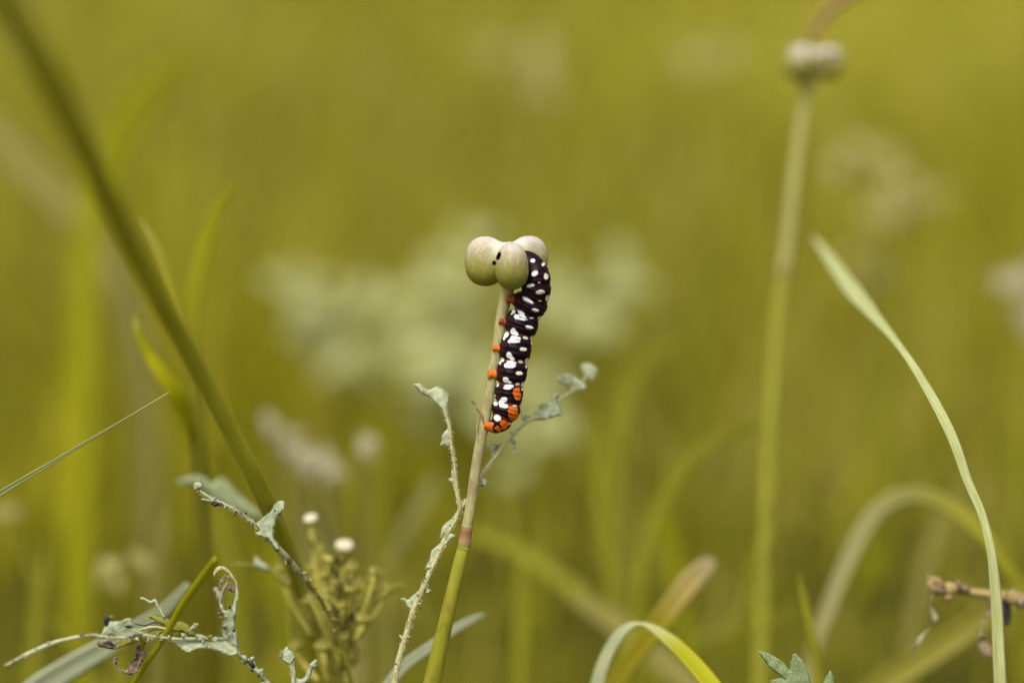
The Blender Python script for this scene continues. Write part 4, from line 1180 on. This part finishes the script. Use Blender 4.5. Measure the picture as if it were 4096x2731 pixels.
gblade('ochre blade with scorched rounded tip behind the folded blade', [(*zr(1400, 450), -58), (*zr(1350, 490), -58), (*zr(1230, 610), -58), (*zr(1080, 800), -57), (*zr(940, 990), -56), (*zr(760, 1220), -55), (*zr(560, 1497), -54), (2380, 2900, -54)], [30, 75, 96, 98, 96, 92, 90, 90], M_bladeG, tilt=20, grad=[(206, 186, 140), (196, 176, 96), (172, 158, 34), (166, 154, 30), (166, 154, 34), (160, 148, 36)])
f1 = [(*zr(385, 1560), -22), (*zr(425, 1400), -22), (*zr(490, 1240), -22), (*zr(580, 1090), -21), (*zr(680, 1005), -20), (*zr(780, 985), -19), (*zr(880, 1020), -17), (*zr(1000, 1100), -14), (*zr(1130, 1210), -11), (*zr(1280, 1370), -8), (*zr(1430, 1560), -5), (2960, 2900, -3)]
gblade('bright green blade folded over in a low arch, one half pale', f1[::1], [70, 66, 62, 54, 36, 16, 40, 64, 78, 88, 94, 96], M_bladeG, tilt=35, fold=.3, grad=[(176, 178, 132), (184, 186, 140), (190, 192, 146), (186, 186, 120), (172, 168, 20), (176, 172, 18), (176, 172, 18), (170, 167, 20)])
gblade('dim slanting blade crossing behind the stalk without caterpillar', [(*zr(2140, 790), -140), (*zr(2000, 940), -140), (*zr(1750, 1030), -140), (*zr(1500, 1120), -140), (*zr(1280, 1230), -140), (*zr(1100, 1400), -140), (2650, 2900, -140)], [16, 60, 60, 58, 58, 56, 56], M_blade, tilt=25)
gblade('wide pale silvery leaf blade lying behind the folded blade', [(*zr(150, 740), -130), (*zr(320, 830), -130), (*zr(560, 980), -130), (*zr(850, 1210), -128), (*zr(1150, 1460), -126), (2900, 2900, -124)], [20, 70, 100, 116, 112, 110], M_bladeDull, tilt=15)
gblade('pale dry blade bowing in a tall arch beside the stalk without caterpillar', [(4220, 2440, -72), (*z8(1980, 760), -74), (*z8(1830, 540), -76), (*z8(1650, 340), -80), (*z8(1450, 205), -84), (*z8(1250, 150), -86), (*z8(1090, 178), -86), (*z8(950, 280), -86), (*z8(810, 500), -86), (*z8(690, 760), -86), (*z8(580, 1040), -86), (*z8(500, 1260), -86), (*z8(450, 1568), -86)], [18, 44, 52, 58, 64, 68, 70, 70, 68, 64, 58, 54, 50], M_bladeG, tilt=15, grad=[(160, 152, 40), (166, 160, 36), (170, 164, 50), (182, 176, 104), (186, 180, 122), (184, 176, 118), (178, 168, 104)])
gblade('slim green pointed blade standing in front of the tall arching blade', [(*z8(368, 735), -42), (*z8(392, 860), -42), (*z8(430, 1030), -42), (*z8(475, 1250), -42), (*z8(520, 1568), -42), (3290, 2900, -42)], [3, 26, 38, 42, 44, 44], M_blade, tilt=25)
gblade('broad ochre blade with dark central fold sloping under the withered twig', [(*z8(2100, 800), -95), (*z8(1850, 1010), -92), (*z8(1600, 1190), -90), (*z8(1300, 1390), -88), (*z8(1000, 1590), -86), (3400, 2900, -86)], [50, 84, 98, 104, 106, 104], M_bladeO, tilt=5, fold=.6)
gblade('short silvery blade poking out behind the foot of the seed stalk with caterpillar', [(*z4(890, 1010), -26), (*z4(800, 1050), -26), (*z4(640, 1135), -25), (*z4(450, 1275), -24), (*z4(250, 1420), -23), (*z4(100, 1600), -22), (1480, 2900, -22)], [4, 30, 38, 44, 46, 46, 46], M_bladeS, tilt=20)
gblade('soft pale blade arching down behind the seed stalk with caterpillar', [(1880, 2130, -165), (2020, 2180, -165), (2180, 2270, -164), (2340, 2390, -162), (2480, 2520, -160), (2620, 2690, -158), (2700, 2900, -158)], [36, 58, 64, 66, 66, 64, 62], M_blade, tilt=15)
gblade('pale blurred blade crossing behind the top of the dark leaning stem', [(-140, 420, -330), (0, 545, -330), (120, 680, -330), (280, 840, -330), (420, 1020, -330), (520, 1260, -330), (580, 1600, -330), (600, 2000, -330)], [60, 120, 130, 130, 130, 130, 120, 110], M_bladeDull, tilt=10)
gblade('faint yellow blade slanting up behind the hooked blades', [(760, 210, -300), (640, 330, -300), (540, 450, -300), (440, 600, -300), (380, 800, -300), (340, 1100, -300), (320, 1600, -300), (310, 2100, -300)], [20, 110, 130, 120, 110, 110, 110, 110], M_bladeB, tilt=10)

# ------------------------------------------------------------------ blurred silvery plants behind
def leaf_mesh(name, seed):
    r = random.Random(seed)
    prof = []
    n = 34
    left, right = [], []
    for i in range(n):
        t = i / (n - 1)
        wv = .26 * math.sin(math.pi * t ** .8) * (0.55 + .45 * abs(math.sin(t * math.pi * 3.3 + seed)))
        left.append((-wv - .012, t))
        right.append((wv + .012, t))
    V, F = [], []
    for sgn in (1, -1):
        for i in range(n):
            t = i / (n - 1)
            for x in (left[i][0], left[i][0] * .5, 0, right[i][0] * .5, right[i][0]):
                z = .10 * math.sin(t * 2.2 + seed) + .35 * abs(x) + .02 * mnoise.noise(Vector((x * 9, t * 9, seed)))
                V.append((x, t, z + sgn * .008 * (1 if abs(x) < abs(left[i][0]) else 0.2)))
    for sgn in range(2):
        o = sgn * n * 5
        for i in range(n - 1):
            for j in range(4):
                q = (o + i * 5 + j, o + i * 5 + j + 1, o + (i + 1) * 5 + j + 1, o + (i + 1) * 5 + j)
                F.append(q if sgn == 0 else q[::-1])
    for i in range(n - 1):
        F.append((i * 5, (i + 1) * 5, n * 5 + (i + 1) * 5, n * 5 + i * 5))
        F.append((i * 5 + 4, n * 5 + i * 5 + 4, n * 5 + (i + 1) * 5 + 4, (i + 1) * 5 + 4))
    return V, F
LEAFM = {}
def leaf_data(m, k):
    if (m.name, k) not in LEAFM:
        V, F = leaf_mesh('leaf', k * 1.7)
        t = mesh_obj('leaf', V, F, m)
        LEAFM[(m.name, k)] = t.data
        bpy.data.objects.remove(t)
    return LEAFM[(m.name, k)]

def soft_plant(label, foot, mm, clusters, m, seed, cat='plant', stem_px=16, sm=None):
    """foot: photo px of the plant's foot; clusters: (px, py, spread, count, leaf length px)."""
    r = random.Random(seed)
    w, _ = path([(foot[0], foot[1] - 60, mm), (foot[0], foot[1], mm)], [10, 10], 4, True)
    root = thing('silvery_plant', label, cat, w[-1])
    base = root_loc(root)
    for x, y, sp, cnt, ll in clusters:
        mmc = mm + r.uniform(-25, 25)
        pts = [(x, y, mmc), ((x * .6 + foot[0] * .4), y * .5 + foot[1] * .5, mm), (foot[0], foot[1] - 60, mm), (foot[0], foot[1], mm)]
        tube('stem', pts, [stem_px * .5, stem_px * .8, stem_px, stem_px], sm or M_blade, root, n=24, ground=True, sides=8, wob=.1)
        for i in range(cnt):
            a = r.uniform(0, 6.283)
            q = sp * math.sqrt(r.random())
            lx, ly = x + math.cos(a) * q * 1.15, y + math.sin(a) * q * .8
            p = P(lx, ly, mmc + r.uniform(-30, 30))
            c0 = P(x, y, mmc)
            L = ll * r.uniform(.75, 1.25) * U * (D0 - mm / 1000) / D0
            out = norm((p - c0) + np.array([r.uniform(-.3, .3), r.uniform(-.3, .3), r.uniform(0, .5)]) * np.linalg.norm(p - c0) + 1e-6)
            nrm = norm(np.array([r.uniform(-.5, .5), -.8 + r.uniform(-.4, .4), .75 + r.uniform(-.3, .3)]))
            yx = norm(out - nrm * (out @ nrm))
            xx = np.cross(yx, nrm)
            o = bpy.data.objects.new('leaf', leaf_data(m, i % 3))
            COL.objects.link(o)
            o.parent = root
            pp = p - yx * L * .5
            Mx = Matrix(((xx[0] * L, yx[0] * L, nrm[0] * L, pp[0] - base[0]), (xx[1] * L, yx[1] * L, nrm[1] * L, pp[1] - base[1]), (xx[2] * L, yx[2] * L, nrm[2] * L, pp[2] - base[2]), (0, 0, 0, 1)))
            o.matrix_local = Mx
    return root
GB = 'blurred silvery plants behind the seed stalk'
soft_plant('blurred sage green bush glowing pale directly behind the caterpillar', (1800, 2250), -480,
           [(1280, 1190, 170, 10, 170), (1480, 1340, 210, 14, 190), (1720, 1200, 190, 11, 180), (1830, 980, 130, 6, 150), (1900, 1430, 200, 12, 190), (2250, 1200, 190, 10, 180), (2480, 1110, 170, 9, 170), (1700, 1580, 160, 8, 170), (2200, 1520, 170, 7, 160)], M_sage, 11)
soft_plant('blurred grey lilac withered flower heads behind the white topped buds', (1440, 2850), -170,
           [(1180, 1770, 60, 7, 90), (1270, 1840, 70, 8, 100), (1330, 1900, 40, 5, 90), (1460, 1790, 40, 4, 90), (1080, 1700, 40, 4, 80)], M_lilac, 12, stem_px=22, sm=M_straw)
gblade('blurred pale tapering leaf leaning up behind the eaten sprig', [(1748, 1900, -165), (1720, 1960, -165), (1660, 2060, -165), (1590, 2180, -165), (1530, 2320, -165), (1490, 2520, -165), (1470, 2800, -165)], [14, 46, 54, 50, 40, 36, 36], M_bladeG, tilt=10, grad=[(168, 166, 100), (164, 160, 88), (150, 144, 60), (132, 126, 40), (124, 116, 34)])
soft_plant('blurred pale leaf spray low behind the caterpillar tail', (2150, 2700), -330, [(2250, 1740, 120, 5, 150), (1960, 1720, 90, 4, 130), (2100, 1850, 90, 3, 120)], M_sage, 14)
soft_plant('blurred straw coloured seed heads behind the pale twisted blade tip', (3500, 2300), -420, [(3440, 640, 100, 5, 170), (3620, 760, 110, 5, 170), (3560, 880, 100, 4, 150), (3480, 1050, 80, 3, 150)], M_straw, 15)
soft_plant('blurred cream leaf clump rising behind the pale bent blade', (4080, 2300), -240, [(4070, 1120, 60, 7, 130), (4120, 1280, 60, 5, 120)], M_lilac, 16)
soft_plant('very faint pale seed heads above the seed capsule', (2120, 2200), -600, [(2120, 280, 110, 4, 170), (2020, 160, 80, 3, 150), (2800, 240, 120, 3, 160)], M_straw, 17)
def back_leaf():
    p = [(*z6(800, 420), -46), (*z6(900, 640), -46), (*z6(960, 1000), -46), (*z6(1000, 1500), -46)]
    w, r = path(p, [8] * 4, 8, True)
    root = thing('broad_pale_leaf', 'soft pale mint leaf blurred behind the tip of the gnawed leaf', 'leaf', w[-1])
    tube('leaf_stalk', p, [7, 7, 8, 9], M_undergreen, root, n=24, ground=True, sides=8)
    outline_leaf('leaf', Z(z6, [(170, 160), (250, 135), (330, 122), (400, 150), (440, 178), (490, 132), (540, 165), (600, 235), (680, 310), (800, 415), (730, 420), (640, 400), (540, 350), (440, 290), (360, 225), (270, 190)]), -46, M_pale, root,
                 rib=Z(z6, [(180, 160), (420, 220), (620, 320), (800, 418)]), rough=3, res=16, seed=91, slope=(0, -.3), fuzz=0)
back_leaf()
soft_plant('blurred brownish leaf clump low behind the ragged leaf', (480, 2900), -130, [(420, 2300, 60, 5, 120), (560, 2260, 40, 2, 110), (30, 2060, 40, 3, 100)], M_straw, 19)

# leaf down: one part for each plant
for _, (root, lst) in FUZZ.items():
    V, F = [], []
    for a, b in lst:
        d = norm(b - a)
        s_ = norm(np.cross(d, FWD)) * .6 * U
        k = len(V)
        V += [a - s_, a + s_, a + FWD * U * .9, b]
        F += [(k, k + 1, k + 3), (k + 1, k + 2, k + 3), (k + 2, k, k + 3)]
    mesh_obj('leaf_down', V, F, M_hair, root, smooth=False, kind='stuff')

rb = random.Random(21)
LOW = ['soft low green blade blurred below the needle pointed straw blade', 'soft low yellow blade beside the brownish leaf clump', 'dull low blade behind the slim cut grass stem', 'low green blade rising behind the gnawed leaf',
       'low yellow blade rising among the bud stems', 'dull low blade behind the foot of the eaten sprig', 'low green blade between the caterpillar seed stalk and the folded blade', 'low yellow blade behind the ochre blade with scorched tip', 'dull low blade standing under the tall dry arching blade']
for i in range(9):
    x = (120, 330, 620, 980, 1180, 1560, 2080, 2760, 3620)[i]
    mm = -rb.uniform(110, 210)
    top = rb.uniform(1900, 2250)
    ln = rb.uniform(-160, 200)
    wd = rb.uniform(36, 60)
    gblade(LOW[i], [(x + ln, top, mm), (x + ln * .7, top + 130, mm), (x + ln * .4, top + 320, mm), (x + ln * .15, top + 560, mm), (x, top + 800, mm)], [6, wd, wd * 1.1, wd, wd],
           (M_blade, M_bladeY, M_bladeDull)[i % 3], group='soft low blades among the weeds', tilt=rb.uniform(-30, 30))
